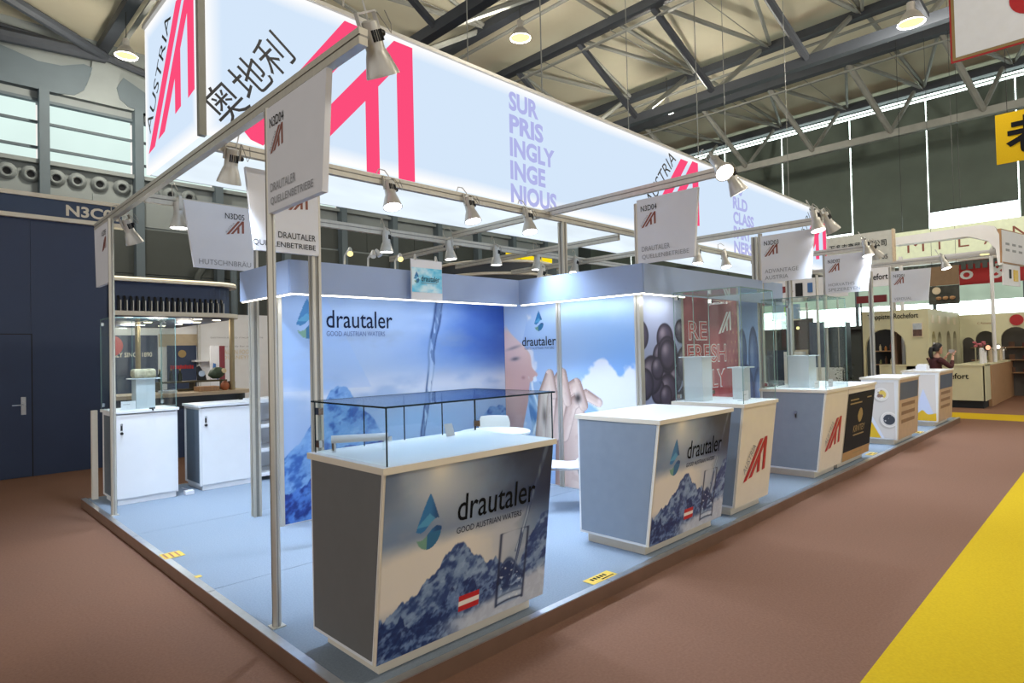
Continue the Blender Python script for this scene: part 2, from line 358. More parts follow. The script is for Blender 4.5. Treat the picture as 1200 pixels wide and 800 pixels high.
# right wall: dark blinds with slits of daylight between them
wr = S(MB().box(29.9, 30.3, -22, 26, FZ, 12.4).build('wall_right', M['clad']))
ys = [-6.0, -3.1, -.2, 2.7, 5.55, 8.4, 11.35, 14.2, 17.1, 20.0, 22.9]
for k in range(len(ys) - 1):
    a, b = ys[k] + .025, ys[k + 1] - .025; zl = {0: 6.97, 1: 6.97, 3: 6.97, 5: 6.6}.get(k, 4.5)
    box('roller_blind', 29.70, 29.74, a, b, zl, 9.10, M['blind'], wr); box('roller_blind', 29.72, 29.76, a, b, 9.10, 11.55, M['blind'], wr)
    box('bottom_rail', 29.66, 29.78, a, b, zl - .05, zl, M['clad'], wr)
n += 1
w = S(thing('window_%d' % n, None, None, (29.85, 8, 6.3)))
for k in range(len(ys) - 1): box('pane', 29.83, 29.86, ys[k], ys[k + 1] - .02, 6.3, 11.8, M['daylight'], w)
n += 1
w = S(thing('window_%d' % n, None, None, (29.85, 8, 2.4)))
for k in range(len(ys) - 1):
    a, b = ys[k], ys[k + 1] - .12
    box('pane', 29.83, 29.86, a, b, 2.45, 3.25, M['daylight'], w); box('upper_pane', 29.83, 29.86, a, b, 3.27, 4.3, M['daygreen'], w)
    box('mullion', 29.7, 29.88, b, b + .12, 2.3, 4.4, M['band'], w)
for z in (2.3, 4.35, 5.9): box('rail', 29.6, 29.9, -6, 23, z, z + .14, M['clad'], wr)

# roof trusses: one lower chord, two upper chords, slanted webs between
def truss(xl, xn, xf, lab, zl=9.75, zu=12.0, fan=False):
    t = thing('roof_truss', lab, 'roof truss', (xl, 8, zl), 'steel roof trusses')
    sm = M['steel'] if xl < 26 else M['steel2']
    if fan:
        for q, r_ in (((-.6, 19.0, 11.55), .16), ((-1.6, 23.2, 11.75), .09), ((-1.2, 22.6, 10.9), .20), ((1.2, 21.0, 12.0), .08), ((7.6, 22.9, 10.9), .12)): MB().tube([(xf, 23.2, 11.55), q], r_, 8).build('fan_strut', M['steel'], t)
    if not fan: box('lower_chord', xl - .13, xl + .13, -12, 23.6, zl - .14, zl + .14, sm, t)
    for x in (xn, xf):
        c = MB().box(x - .16, x + .16, -12, 23.6, zu - .18, zu + .08).build('upper_chord', M['steel'], t)
        box('cable_tray', x + .22, x + .34, -12, 23.6, zu - .35, zu - .3, M['steel2'], t)
    k = -6
    while True:
        yl = 6.2 + 2.87 * k; yn = 6.95 + 2.85 * k; yf = 5.55 + 2.85 * k
        if yl > 23.2: break
        if yl > -11 and fan:
            MB().tube([(xf, yf + .02, zu), (xn, yn, zu)], .08, 6).build('brace', M['steel2'], t)
        elif yl > -11:
            MB().tube([(xl, yl, zl), (xn, yn, zu)], .11, 6).build('web_strut', sm, t)
            MB().tube([(xl, yl + .1, zl), (xf, yf + .3, zu)], .09, 6).build('web_strut', M['steel2'], t)
            MB().tube([(xf, yf + .02, zu), (xn, yn, zu)], .08, 6).build('brace', M['steel2'], t)
            MB().tube([(xf, yf, zu), (xn, yn - 2.85, zu)], .06, 6).build('brace', M['steel2'], t)
            MB().tube([(xf, yf, zu - .1), (xn, yn - 1.4, zu - .25)], .014, 4).build('tie_rod', M['steel2'], t)
        k += 1
    return t
truss(27.2, 24.4, 29.5, 'grey steel roof truss right against the dark right wall')
truss(18.4, 15.9, 21.3, 'dark steel roof truss crossing the picture above the far end of the light box')
truss(9.5, 7.1, 13.2, 'dark steel roof truss showing just above the middle of the light box')
truss(.7, -1.6, 4.7, 'dark steel roof truss ending at the flared column at upper left', fan=True)
for y in (5.55, 11.25, 16.95):
    pr = thing('roof_purlin', 'slim steel purlin under the membrane, %s' % {5.55: 'nearest the camera', 11.25: 'middle of the three', 16.95: 'farthest of the three'}[y], 'purlin', (10, y, 12.1), 'roof purlins')
    MB().tube([(-12, y, 12.12), (29.5, y, 12.12)], .07, 6).build('tube', M['steel2'], pr)

# high-bay lamps
def lamp_proto(loc, lab):
    t = thing('hall_lamp', lab, 'lamp', loc, 'high-bay hall lamps')
    x, y, z = loc
    MB().tube([(x, y, z + .5), (x, y, z + 1.3)], .012, 5).build('cable', M['black'], t)
    MB().lathe([(.04, .52), (.09, .5), (.09, .3), (.13, .28)], loc, n=14).build('gear_housing', M['lampgrey'], t, smooth=True)
    MB().lathe([(.13, .28), (.2, .2), (.28, .05), (.30, 0), (.285, 0), (.26, .05), (.12, .26)], loc, n=18, cap=False).build('reflector', M['lampgrey'], t, smooth=True)
    MB().lathe([(.27, .02), (.26, .04)], loc, n=18).build('glowing_lens', M['warm'], t)
    ld = bpy.data.lights.new('bulb', 'POINT'); ld.energy = LAMP_W; ld.color = LAMP_COL; ld.shadow_soft_size = .28
    lo = bpy.data.objects.new('bulb', ld); link(lo, t); lo.location = (0, 0, -.15)
    return t
l0 = lamp_proto((4.64, 20.3, 10.5), 'glowing yellow hall lamp beside the flared column at upper left')
for p, lab in [((12.42, 11.86, 10.5), 'glowing yellow hall lamp hanging above the middle of the light box'), ((17.2, 3.44, 9.3), 'glowing yellow hall lamp near the white banner with the red disc'), ((20.33, 11.9, 10.5), 'glowing yellow hall lamp under the dark roof chord near the light box end'),
               ((4.64, -4.2, 10.5), 'added unseen hall lamp behind the viewpoint at left'), ((12.4, -4.2, 10.5), 'added unseen hall lamp over the near aisle'), ((20, -4.2, 10.5), 'added unseen hall lamp far over the aisle at right')]:  # lamps out of view, continuing the grid, added to light the aisle
    dup(l0, p, label=lab)

# hanging banners, upper right
fl = thing('hanging_banner', 'white hanging banner with a red disc and a thin red and gold border', 'banner', (14, 1.2, 7.5))
box('cloth', 14, 14.02, .1, 2.19, 6.86, 8.7, M['red'], fl)
MB().box(13.99, 14.0, .13, 2.16, 6.89, 8.7).build('border', M['gold'], fl)
MB().box(13.98, 13.99, .18, 2.11, 6.94, 8.7).build('white_field', M['whitem'], fl)
MB().lathe([(.31, 0), (.31, .006)], (13.974, 1.0, 7.65), (1, 0, 0), 32).build('red_disc', M['red'], fl)
for y in (.3, 2.0): MB().tube([(14.01, y, 8.7), (14.01, y, 11.8)], .008, 4).build('wire', M['black'], fl)
fl = thing('hanging_banner', 'yellow hanging banner with a bold black character, at the right edge', 'banner', (18, 1.5, 6.3))
box('cloth', 18, 18.02, -.6, 2.02, 5.71, 6.86, M['yellow'], fl)
text('老', (17.995, 1.84, 5.88), (0, -1, 0), (0, 0, 1), .82, .86, M['ink'], fl, .03)
for y in (-.4, 1.8): MB().tube([(18.01, y, 6.86), (18.01, y, 11.8)], .008, 4).build('wire', M['black'], fl)

# ------------------------------------------------------------------ the booth platform
PX0, PX1, PY0, PY1 = 1.5, 16.2, 2.6, 8.85
pf = thing('stand_platform', 'low raised platform with grey blue carpet and a polished edge strip under the whole booth', 'platform', (8, 5, FZ))
for a_, b_ in ((PY0 + .05, 4.60), (4.606, 6.60), (6.606, PY1 - .05)): box('carpet_roll', PX0 + .05, PX1 - .05, a_, b_, FZ, 0, M['carpet'], pf)
for a in ((PX0, PX0 + .02, PY0, PY1), (PX1 - .02, PX1, PY0, PY1), (PX0 + .02, PX1 - .02, PY0, PY0 + .02), (PX0 + .02, PX1 - .02, PY1 - .02, PY1)):
    box('skirting', a[0], a[1], a[2], a[3], FZ, -.003, M['skirt'], pf)
# edge strip laid in lengths with open joints
y = PY0
while y < PY1 - .05:
    y1 = min(y + 1.97, PY1); box('edge_strip', PX0 - .002, PX0 + .05, y + .004, y1 - .004, -.003, .004, M['trim'], pf); y += 1.97
x = PX0 + .05
while x < PX1 - .05:
    x1 = min(x + 1.97, PX1); box('edge_strip', x + .004, x1 - .004, PY0 - .002, PY0 + .05, -.003, .004, M['trim'], pf); x += 1.97
for (cx, cy, lab) in ((1.585, 5.66, 'yellow warning sticker on the left edge of the platform'), (1.56, 4.95, 'scrap of yellow sticker on the left platform edge nearer the corner post'), (3.52, 2.70, 'yellow warning sticker on the platform edge between the two printed counters'), (10.15, 2.72, 'yellow sticker on the platform edge before the plate counter'), (13.1, 2.72, 'yellow sticker on the platform edge before the last counter')):
    st = thing('floor_sticker', lab, 'sticker', (cx, cy, .004))
    if cy > 3:
        s = .085 if cy > 5.2 else .025
        box('film', cx - .09 * (s / .1), cx + .09 * (s / .1), cy - s, cy + s, .0045, .0055, M['sticker'], st)
        for k in range(3 if cy > 5.2 else 0): box('print_line', cx - .06 + k * .045, cx - .045 + k * .045, cy - .07, cy + .07, .0055, .006, M['bronze'], st)
    else:
        box('film', cx - .14, cx + .14, cy - .05, cy + .05, .0045, .0055, M['sticker'], st)
        for k in range(5): box('print_mark', cx - .09 + k * .035, cx - .068 + k * .035, cy - .005, cy + .03, .0055, .006, M['ink'], st)
        box('print_line', cx - .02, cx + .12, cy - .035, cy - .022, .0055, .006, M['ink'], st)

# ------------------------------------------------------------------ frame of posts and beams
fr = thing('exhibition_truss', 'aluminium frame of posts and beams carrying signs and spotlights over the booth', 'frame', (1.6, 3.7, 0))
def beam(p0, p1, z, w=.05, h=.085):
    (x0, y0), (x1, y1) = p0, p1; m = MB()
    if abs(x1 - x0) > abs(y1 - y0):
        m.box(x0, x1, y0 - w/2, y0 + w/2, z + h*.1, z + h/2).box(x0, x1, y0 - w/2, y0 + w/2, z - h/2, z - h*.02)
        g = (x0, x1, y0 - w/2 + .006, y0 + w/2 - .006)
    else:
        m.box(x0 - w/2, x0 + w/2, y0, y1, z + h*.1, z + h/2).box(x0 - w/2, x0 + w/2, y0, y1, z - h/2, z - h*.02)
        g = (x0 - w/2 + .006, x0 + w/2 - .006, y0, y1)
    b = m.build('beam', M['alu'], fr)
    box('groove', *g, z - h*.02, z + h*.1, M['alud'], b)
    return b
def post8(x, y, z0, z1, r=.027):
    p = MB().tube([(x, y, z0), (x, y, z1)], r, 8).build('post', M['alu'], fr)
    for a in range(0, 8, 2):
        t = a * math.pi / 4; MB().tube([(x + (r - .002) * math.cos(t), y + (r - .002) * math.sin(t), z0 + .002), (x + (r - .002) * math.cos(t), y + (r - .002) * math.sin(t), z1 - .002)], .0035, 4).build('groove', M['alud'], p)
    box('foot', x - .04, x + .04, y - .04, y + .04, z0, z0 + .006, M['alu'], p)
def post4(x, y, z0, z1, s=.08):
    m = MB(); h = s / 2; q = s * .3
    for sx in (-1, 1):
        for sy in (-1, 1):
            xa = x - h if sx < 0 else x + h - q; ya = y - h if sy < 0 else y + h - q; m.box(xa, xa + q, ya, ya + q, z0, z1)
    p = m.build('post', M['alu'], fr)
    box('core', x - h + .008, x + h - .008, y - h + .008, y + h - .008, z0, z1 - .004, M['alud'], p)
ZB = 3.2
post8(1.60, 3.68, 0, ZB - .05); post8(1.58, 7.62, 0, ZB - .05); post8(5.50, 3.62, 2.3, ZB - .04); post8(8.12, 3.42, 0, ZB - .07); post8(11.12, 3.6, 0, ZB - .04); post8(14.05, 3.32, 0, ZB - .04)
post4(2.56, 5.0, 0, ZB + .0); post4(2.58, 6.38, 0, ZB); post4(5.73, 4.84, 0, ZB); post4(8.70, 3.74, 0, ZB); post4(10.2, 3.85, 0, ZB); post4(14.9, 3.9, 0, ZB)
beam((1.62, 2.62), (1.62, 8.5), ZB); beam((5.5, 2.62), (5.5, 6.65), ZB + .09); beam((8.1, 2.62), (8.1, 4.85), ZB - .02); beam((11.1, 2.9), (11.1, 4.85), ZB); beam((14.05, 2.5), (14.05, 4.85), ZB + .02)
beam((1.66, 4.85), (15.6, 4.85), ZB + .05); beam((1.66, 6.65), (12.5, 6.65), ZB); beam((7.0, 4.9), (7.0, 8.4), ZB - .02); beam((8.4, 4.9), (8.4, 8.4), ZB - .02); beam((5.62, 6.7), (5.62, 8.4), ZB - .02)

# ------------------------------------------------------------------ the long light box
LX0, LX1, LY0, LY1, LZ0, LZ1 = 1.62, 15.5, 4.95, 6.42, 3.34, 4.745
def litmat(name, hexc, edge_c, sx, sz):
    """edge-lit film; the whiter rim, mainly camera halo, is painted into the emission colour"""
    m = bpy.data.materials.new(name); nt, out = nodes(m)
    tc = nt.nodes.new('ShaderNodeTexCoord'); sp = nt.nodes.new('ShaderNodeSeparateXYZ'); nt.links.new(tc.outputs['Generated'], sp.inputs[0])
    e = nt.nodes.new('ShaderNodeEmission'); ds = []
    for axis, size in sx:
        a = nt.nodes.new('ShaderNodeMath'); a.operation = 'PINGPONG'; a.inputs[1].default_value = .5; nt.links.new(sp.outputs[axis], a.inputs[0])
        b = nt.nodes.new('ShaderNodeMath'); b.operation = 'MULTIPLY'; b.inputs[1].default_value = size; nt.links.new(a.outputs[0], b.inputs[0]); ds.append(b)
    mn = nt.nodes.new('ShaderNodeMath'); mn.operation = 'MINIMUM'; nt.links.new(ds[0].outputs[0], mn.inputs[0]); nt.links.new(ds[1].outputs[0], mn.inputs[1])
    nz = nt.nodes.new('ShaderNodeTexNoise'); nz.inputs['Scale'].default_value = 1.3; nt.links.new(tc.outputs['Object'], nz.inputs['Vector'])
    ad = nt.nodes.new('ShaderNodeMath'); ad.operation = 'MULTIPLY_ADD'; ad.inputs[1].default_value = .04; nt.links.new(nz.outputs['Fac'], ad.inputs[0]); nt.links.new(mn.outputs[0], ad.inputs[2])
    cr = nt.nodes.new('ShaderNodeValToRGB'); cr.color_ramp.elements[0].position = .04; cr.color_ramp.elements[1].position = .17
    cr.color_ramp.elements[0].color = (*lin(edge_c), 1); cr.color_ramp.elements[1].color = (*lin(hexc), 1)  # painted halo colour at the rim, film colour inside
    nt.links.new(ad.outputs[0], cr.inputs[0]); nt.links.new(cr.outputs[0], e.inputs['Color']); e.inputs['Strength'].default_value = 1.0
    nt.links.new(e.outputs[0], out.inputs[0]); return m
lb = thing('light_box', 'long glowing white light box with red emblem strokes hanging over the booth', 'light box', (8.5, 5.7, LZ0))
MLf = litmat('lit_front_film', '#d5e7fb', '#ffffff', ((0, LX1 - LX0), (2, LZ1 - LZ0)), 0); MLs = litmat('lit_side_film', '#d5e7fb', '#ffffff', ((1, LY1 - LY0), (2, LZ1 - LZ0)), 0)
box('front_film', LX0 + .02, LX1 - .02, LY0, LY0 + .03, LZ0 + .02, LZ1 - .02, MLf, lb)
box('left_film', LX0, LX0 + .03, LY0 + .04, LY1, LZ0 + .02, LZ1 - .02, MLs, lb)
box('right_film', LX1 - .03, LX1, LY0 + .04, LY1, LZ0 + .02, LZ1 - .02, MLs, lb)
Min = emat('lit_inner_film', '#e8f5ff', 1.12, .16, 1.1); Min.node_tree.nodes['Noise Texture'].inputs['Detail'].default_value = 2
mp_ = Min.node_tree.nodes.new('ShaderNodeMapping'); mp_.inputs['Scale'].default_value = (.8, 1, 4)
Min.node_tree.links.new(Min.node_tree.nodes['Texture Coordinate'].outputs['Object'], mp_.inputs[0]); Min.node_tree.links.new(mp_.outputs[0], Min.node_tree.nodes['Noise Texture'].inputs['Vector'])
box('back_film', LX0 + .04, LX1 - .04, LY1 - .06, LY1 - .02, LZ0 + .02, LZ1 - .02, Min, lb)
box('back_cover', LX0 + .03, LX1 - .03, LY1 - .02, LY1, LZ0 + .02, LZ1 - .02, M['whitem'], lb)
for p0, p1 in (((LX0, LY0), (LX1, LY0)), ((LX0, LY1), (LX1, LY1)), ((LX0, LY0), (LX0, LY1)), ((LX1, LY0), (LX1, LY1))):
    for z in (LZ1 - .01,):
        MB().bar((*p0, z + .01), (*p1, z + .01), .05, .035).build('top_rail', M['lampgrey'], lb)
box('corner_post', LX0 - .012, LX0 + .04, LY0 - .012, LY0 + .04, LZ0, LZ1 + .02, mat('grey_corner_profile', '#8c8c84', .5, .3), lb)
box('corner_post', LX1 - .04, LX1 + .005, LY0 - .005, LY0 + .04, LZ0, LZ1 + .02, M['whitem'], lb)
for x in (2.2, 5.6, 9.5, 13.4):
    for yy in (LY0 + .05, LY1 - .05): MB().tube([(x, yy, LZ1), (x, yy, 12.0)], .008, 4).build('suspension_wire', M['steel2'], lb)
FU, UP = (1, 0, 0), (0, 0, 1)
yF = LY0 - .001
# big emblem on the front with its tilted characters
def big(polys, x0, z0, w, h, m_=M['redlit']):
    m = MB()
    for poly in polys: m.prism([(x * w, y * h) for x, y in poly], (x0, yF, z0), FU, UP, .003)
    return m.build('emblem', m_, lb)
big([[(0, .04), (.03, 0), (.09, -.02), (.71, .965), (.70, .98), (.55, .985)],
     [(.215, .0), (.35, .0), (.672, .466), (.672, -.04), (.757, -.04), (.757, .60), (.885, .79), (.885, -.04), (1.0, -.04), (1.0, .985), (.87, .985)]], 1.95, 3.39, 1.665, 1.31)
dd = Vector((.61, 0, .80)).normalized(); qq = Vector((-.80, 0, .61)).normalized()
text('奥地利', Vector((1.83, yF, 3.42)), dd, qq, .95, .30, M['inklit'], lb, 0.0, .004)
emblem((7.75, yF, 3.42), FU, UP, 1.62, 1.27, M['redlit'], lb, 'AUSTRIA', M['inklit'], .004, tsize=.13, tlen=.72, t0=.2)
emblem((13.6, yF, 3.42), FU, UP, 1.85, 1.27, M['redlit'], lb, 'AUSTRIA', M['inklit'], .004, tsize=.13, tlen=.72, t0=.2)
emblem((LX0 - .001, 6.31, 3.53), (0, -1, 0), UP, 1.25, 1.1, M['redlit'], lb, 'AUSTRIA', M['inklit'], .004, tsize=.13, tlen=.78, t0=.12)
for i, (s, wd) in enumerate((('SUR', .50), ('PRIS', .58), ('INGLY', .78), ('INGE', .60), ('NIOUS', .80))):
    text(s, (4.96, yF, 4.42 - i * .268), FU, UP, wd, .225, M['lav'], lb, .04, .004)
for i, (s, wd) in enumerate((('WO', .40), ('RLD', .60), ('CLASS', .86), ('PART', .70), ('NERS', .80))):
    text(s, (10.62, yF, 4.40 - i * .268), FU, UP, wd, .225, M['lav'], lb, .04, .004)

# ------------------------------------------------------------------ spotlights on the frame
def spot_proto(loc):
    t = thing('spotlight', 'x', 'spotlight', loc, 'booth spotlights'); c = loc
    h = MB().lathe([(.02, .02), (.048, .01), (.05, -.02), (.05, -.12), (.056, -.135), (.062, -.15), (.088, -.235), (.09, -.25), (.082, -.25), (.06, -.17)], c, n=18, cap=False).build('housing', M['lampgrey'], t, smooth=True)
    for k in range(5): box('vent_slot', c[0] - .03 + k * .014, c[0] - .023 + k * .014, c[1] - .0525, c[1] - .03, c[2] - .085, c[2] - .03, M['dark'], h)
    MB().lathe([(.08, -.242), (.079, -.236)], c, n=18).build('lens', M['lens'], t)
    x, y, z = c
    k = MB().box(x - .062, x - .054, y - .014, y + .014, z - .07, z + .06).box(x + .054, x + .062, y - .014, y + .014, z - .07, z + .06).box(x - .062, x + .062, y - .014, y + .014, z + .054, z + .062).build('yoke', M['lampgrey'], t)
    MB().lathe([(.016, 0), (.018, .018), (.012, .026)], (x + .062, y, z - .05), (1, 0, 0), 8).build('tilt_knob', M['black'], k)
    MB().tube([(x + .03, y + .03, z - .02), (x + .05, y + .05, z + .12), (x + .02, y + .06, z + .18), (x - .05, y + .05, z + .17), (x - .1, y + .03, z + .1)], .005, 5).build('cable', M['lampgrey'], t)
    MB().tube([(x + .06, y - .02, z + .05), (x + .09, y - .03, z - .02), (x + .11, y - .03, z - .06), (x + .125, y - .03, z - .02), (x + .115, y - .02, z + .05)], .003, 4).build('safety_cord', M['alud'], t)
    ld = bpy.data.lights.new('beam', 'SPOT'); ld.energy = SPOT_W; ld.color = SPOT_COL; ld.spot_size = R(104); ld.spot_blend = 1.0; ld.shadow_soft_size = .07
    lo = bpy.data.objects.new('beam', ld); link(lo, t); lo.location = (0, 0, -.26)
    return t
zF = ZB + .05 - .03; zG = ZB - .02
spots = [
 ((3.21, 4.80, zF), (-.30, .05, 0), 'first spotlight right of the corner sign, under the front crossbeam and below the red emblem'),
 ((4.18, 4.80, zF), (-.30, 0, 0), 'middle spotlight of three on the front crossbeam under the light box'),
 ((5.07, 4.80, zF), (-.25, .1, 0), 'spotlight on the front crossbeam nearest the post above the wall corner'),
 ((1.80, 4.80, zF), (.35, 0, 0), 'dim backlit spotlight under the crossbeam just left of the near hanging sign'),
 ((4.36, 6.60, zG), (0, 0, .6), 'spotlight on the rear crossbeam, leftmost above the mountain wall'),
 ((5.38, 6.60, zG), (0, .1, 1.9), 'spotlight on the rear crossbeam above the small hanging water poster'),
 ((6.28, 6.60, zG), (0, 0, .4), 'spotlight on the rear crossbeam left of the yellow lit sign drum'),
 ((7.18, 6.60, zG), (.05, 0, 1.1), 'spotlight on the rear crossbeam over the right end of the yellow lit sign drum'),
 ((8.15, 6.60, zG), (0, .3, .2), 'spotlight on the rear crossbeam right of the post above the wall corner'),
 ((1.95, 6.60, zG), (0, 0, 1.5), 'bright spotlight beside the slanted top corner of the wide far hanging sign'),
 ((1.70, 7.55, 3.13), (0, -.45, .4), 'small spotlight at the top of the far left post'),
 ((1.70, 2.70, 3.32), (.2, -.5, 0), 'large tilted spotlight on the near end of the left beam'),
 ((5.44, 2.70, 3.40), (-.62, .5, 0), 'glaring spotlight facing the viewer on the beam end above the second booth number sign'),
 ((5.62, 2.66, 3.33), (-.3, -.35, 0), 'spotlight turned away to the right on the beam end above the second booth number sign'),
 ((8.04, 2.70, 3.28), (-.2, .1, 0), 'left one of two spotlights on the beam end above the third hanging sign'),
 ((8.26, 2.66, 3.28), (-.3, -.5, 0), 'right one of two spotlights on the beam end above the third hanging sign'),
 ((11.04, 2.95, 3.29), (-.2, .1, 0), 'left one of two spotlights above the fourth hanging sign'),
 ((11.25, 2.92, 3.25), (-.3, -.6, 0), 'right one of two spotlights above the fourth hanging sign, turned away'),
 ((14.05, 2.45, 3.26), (-.3, .1, 0), 'spotlight on the beam end above the farthest hanging sign'),
 ((9.0, 4.80, zF), (0, .1, .5), 'small backlit spotlight seen left of the third hanging sign'),
 ((9.9, 4.80, zF), (0, .3, 1.0), 'small backlit spotlight just touching the left edge of the third hanging sign'),
 ((12.4, 4.80, zF), (0, .1, .5), 'spotlight on the front crossbeam between the fourth and fifth signs, hidden far along'),
 ((6.35, 5.75, 2.78), (.15, .15, .3), 'small spotlight on the wall top below the rear crossbeam, beside the concave corner'),
]
sp0 = None
for loc, rot, lab in spots:
    if sp0 is None: sp0 = spot_proto((0, 0, 0)); sp0.location = loc; sp0.rotation_euler = rot; sp0['label'] = lab
    else: dup(sp0, loc, rot, lab)

# ------------------------------------------------------------------ booth number signs hung on the posts
def flag(name_lines, code, O, U, w, h, slant, side, lab, lit=False, upright=True, textcol='txtgrey'):
    """slanted board: O lower corner on the post side, U along the board away from it as printed left to right"""
    O, U = V(O), V(U); t = thing('hanging_sign', lab, 'sign', tuple(O), 'booth number signs')
    N = U.cross(Vector((0, 0, 1))); T = .035
    poly = [(0, 0), (w - slant, 0), (w, h), (0, h)] if side > 0 else [(slant, 0), (w, 0), (w, h), (0, h)]
    MB().prism(poly, O - N * T, U, UP, T).build('board', M['sign'], t)
    x0 = .05 if side > 0 else slant + .05
    text(code, O + U * (x0 if side > 0 else w - .28) + V(0, 0, h - .13), U, UP, .19, .058, M['ink'], t)
    e0 = .05 if side > 0 else w - .27
    emblem(O + U * e0 + V(0, 0, h * .55), U, UP, .175, .15, M['bronze'], t, 'AUSTRIA', M['txtgrey'], tsize=.10, tlen=.75, t0=.05)
    for i, (s, wd) in enumerate(name_lines):
        text(s, O + U * (x0 if side > 0 else w - wd - .03) + V(0, 0, .035 + (len(name_lines) - 1 - i) * .085), U, UP, wd, .062 if 'Ä' in s else .052, M[textcol], t)
    return t
dq = [('DRAUTALER', .33), ('QUELLENBETRIEBE', .54)]
flag(dq, 'N3D04', (1.58, 3.67, 2.50), (0, -1, 0), .75, .64, .07, 1, 'nearest hanging sign on the slim corner post, its face in shade, with booth number N3D04')
flag(dq, 'N3D04', (1.95, 4.94, 2.50), (1, 0, 0), .62, .66, .07, -1, 'shaded hanging sign behind the corner post, attached to the thick post, half hidden', textcol='ink')
flag([('HUTSCHNBRÄU', .50)], 'N3D05', (1.91, 6.33, 2.52), (1, 0, 0), .66, .64, .09, -1, 'bright bluish hanging sign reading HUTSCHNBRÄU left of the mountain wall')
flag([('', 0)][:0], 'N3D05', (1.56, 8.31, 2.47), (0, -1, 0), .66, .66, .07, -1, 'dull hanging sign seen edge-on at the far left post')
flag(dq, 'N3D04', (5.48, 3.60, 2.52), (0, -1, 0), .70, .67, .06, 1, 'lit hanging sign N3D04 above the second printed counter')
flag([('ADVANTAGE', .43), ('AUSTRIA', .30)], 'N3D03', (8.10, 3.41, 2.47), (0, -1, 0), .68, .62, .06, 1, 'hanging sign reading ADVANTAGE AUSTRIA above the tall glass showcase')
flag([("HORVATH'S", .40), ('SPEZEREYEN', .48)], 'N3D02', (11.08, 3.58, 2.49), (0, -1, 0), .72, .64, .08, 1, "hanging sign reading HORVATH'S SPEZEREYEN, fourth along the aisle")
flag([('VERDUAL', .30)], 'N3D01', (14.03, 3.31, 2.45), (0, -1, 0), .68, .62, .06, 1, 'farthest hanging sign along the aisle with a short grey name')

# ------------------------------------------------------------------ printed booth walls
WH = 2.48
# mountain wall, parallel to the aisle
W1X0, W1X1, W1Y = 2.60, 5.62, 5.79
def paint_wall1(x, y):
    w = W1X1 - W1X0
    c = np.zeros(x.shape + (3,)); c[:] = rgb('#9fbce8')
    cl = fbm(x * 1.1, y * 2.6, 3, 5); st = fbm(x * .8 + y * 1.2, y * 1.9 - x * .6, 8, 5)
    c = mixc(c, rgb('#4f7fd0'), ss(1.2, 2.7, x + (cl - .5) * 1.2) * ss(1.0, 1.9, y) * .9)
    c = mixc(c, rgb('#2a52b0'), ss(1.7, 3.0, x + (st - .5) * 1.0) * ss(1.3, 2.2, y + (cl - .5)) * .9)
    c = mixc(c, rgb('#93a3bd'), ss(.48, .66, st) * ss(1.25, 1.5, y) * ss(2.2, 1.75, y) * .8 * ss(2.9, 1.6, x))
    c = mixc(c, rgb('#dfe9fb'), ss(.35, .6, cl) * np.exp(-((y - 1.25) / .16) ** 2) * .85)
    c = mixc(c, rgb('#8fb8f5'), ((x < .95 - .55 * (y - 1.35)) & (y > 1.28)).astype(float) * .3)
    line = .55 + .75 * np.exp(-((x - .62) / .42) ** 2) - .12 * np.exp(-((x - 1.35) / .3) ** 2) + .10 * np.exp(-((x - 1.1) / .15) ** 2) + .40 * np.exp(-((x - 2.85) / .42) ** 2)
    c = ridge(c, x, y, line, 5, rgb('#2f5fae'), rgb('#4a80cc'), rgb('#86b4ea'), 4.6, .47)
    c = mixc(c, rgb('#9cc4f4'), np.exp(-((y - .82 - (fbm(x * 2, y * 2, 30) - .5) * .3) / .16) ** 2) * ss(.6, 1.4, x) * ss(2.5, 1.7, x) * .8)
    line2 = .30 + .38 * ss(0, .8, x) - .1 * ss(.9, 2.2, x)
    c = ridge(c, x, y, line2, 14, rgb('#12307f'), rgb('#2450b0'), rgb('#5f95e2'), 5.5, .52)
    c = drop_logo(c, x, y, .265, 2.00, .235, .40)
    c = stream(c, x, y, (1.98, 2.48), (1.62, .5), .13, 3)
    return c * .93
w1 = S(thing('wall_center', 'printed booth wall with a blue mountain panorama and a water drop emblem', None, (4.1, W1Y, 0)))
box('panel', W1X0, W1X1, W1Y + .003, W1Y + .05, 0, WH, M['white'], w1)
printed('mountain_print', (W1X0 + .01, W1Y, .01), (1, 0, 0), (0, 0, 1), W1X1 - W1X0 - .01, WH - .02, 330, 270, paint_wall1, M['filmm'], w1)
text('drautaler', (W1X0 + .48, W1Y, 1.92), FU, UP, .80, .185, M['navyink'], w1, .004)
text('GOOD AUSTRIAN WATERS', (W1X0 + .48, W1Y, 1.835), FU, UP, .70, .052, M['blueink'], w1, .004)
box('edge_profile', W1X0 - .03, W1X0 + .01, W1Y - .01, W1Y + .06, 0, WH, M['alu'], w1)

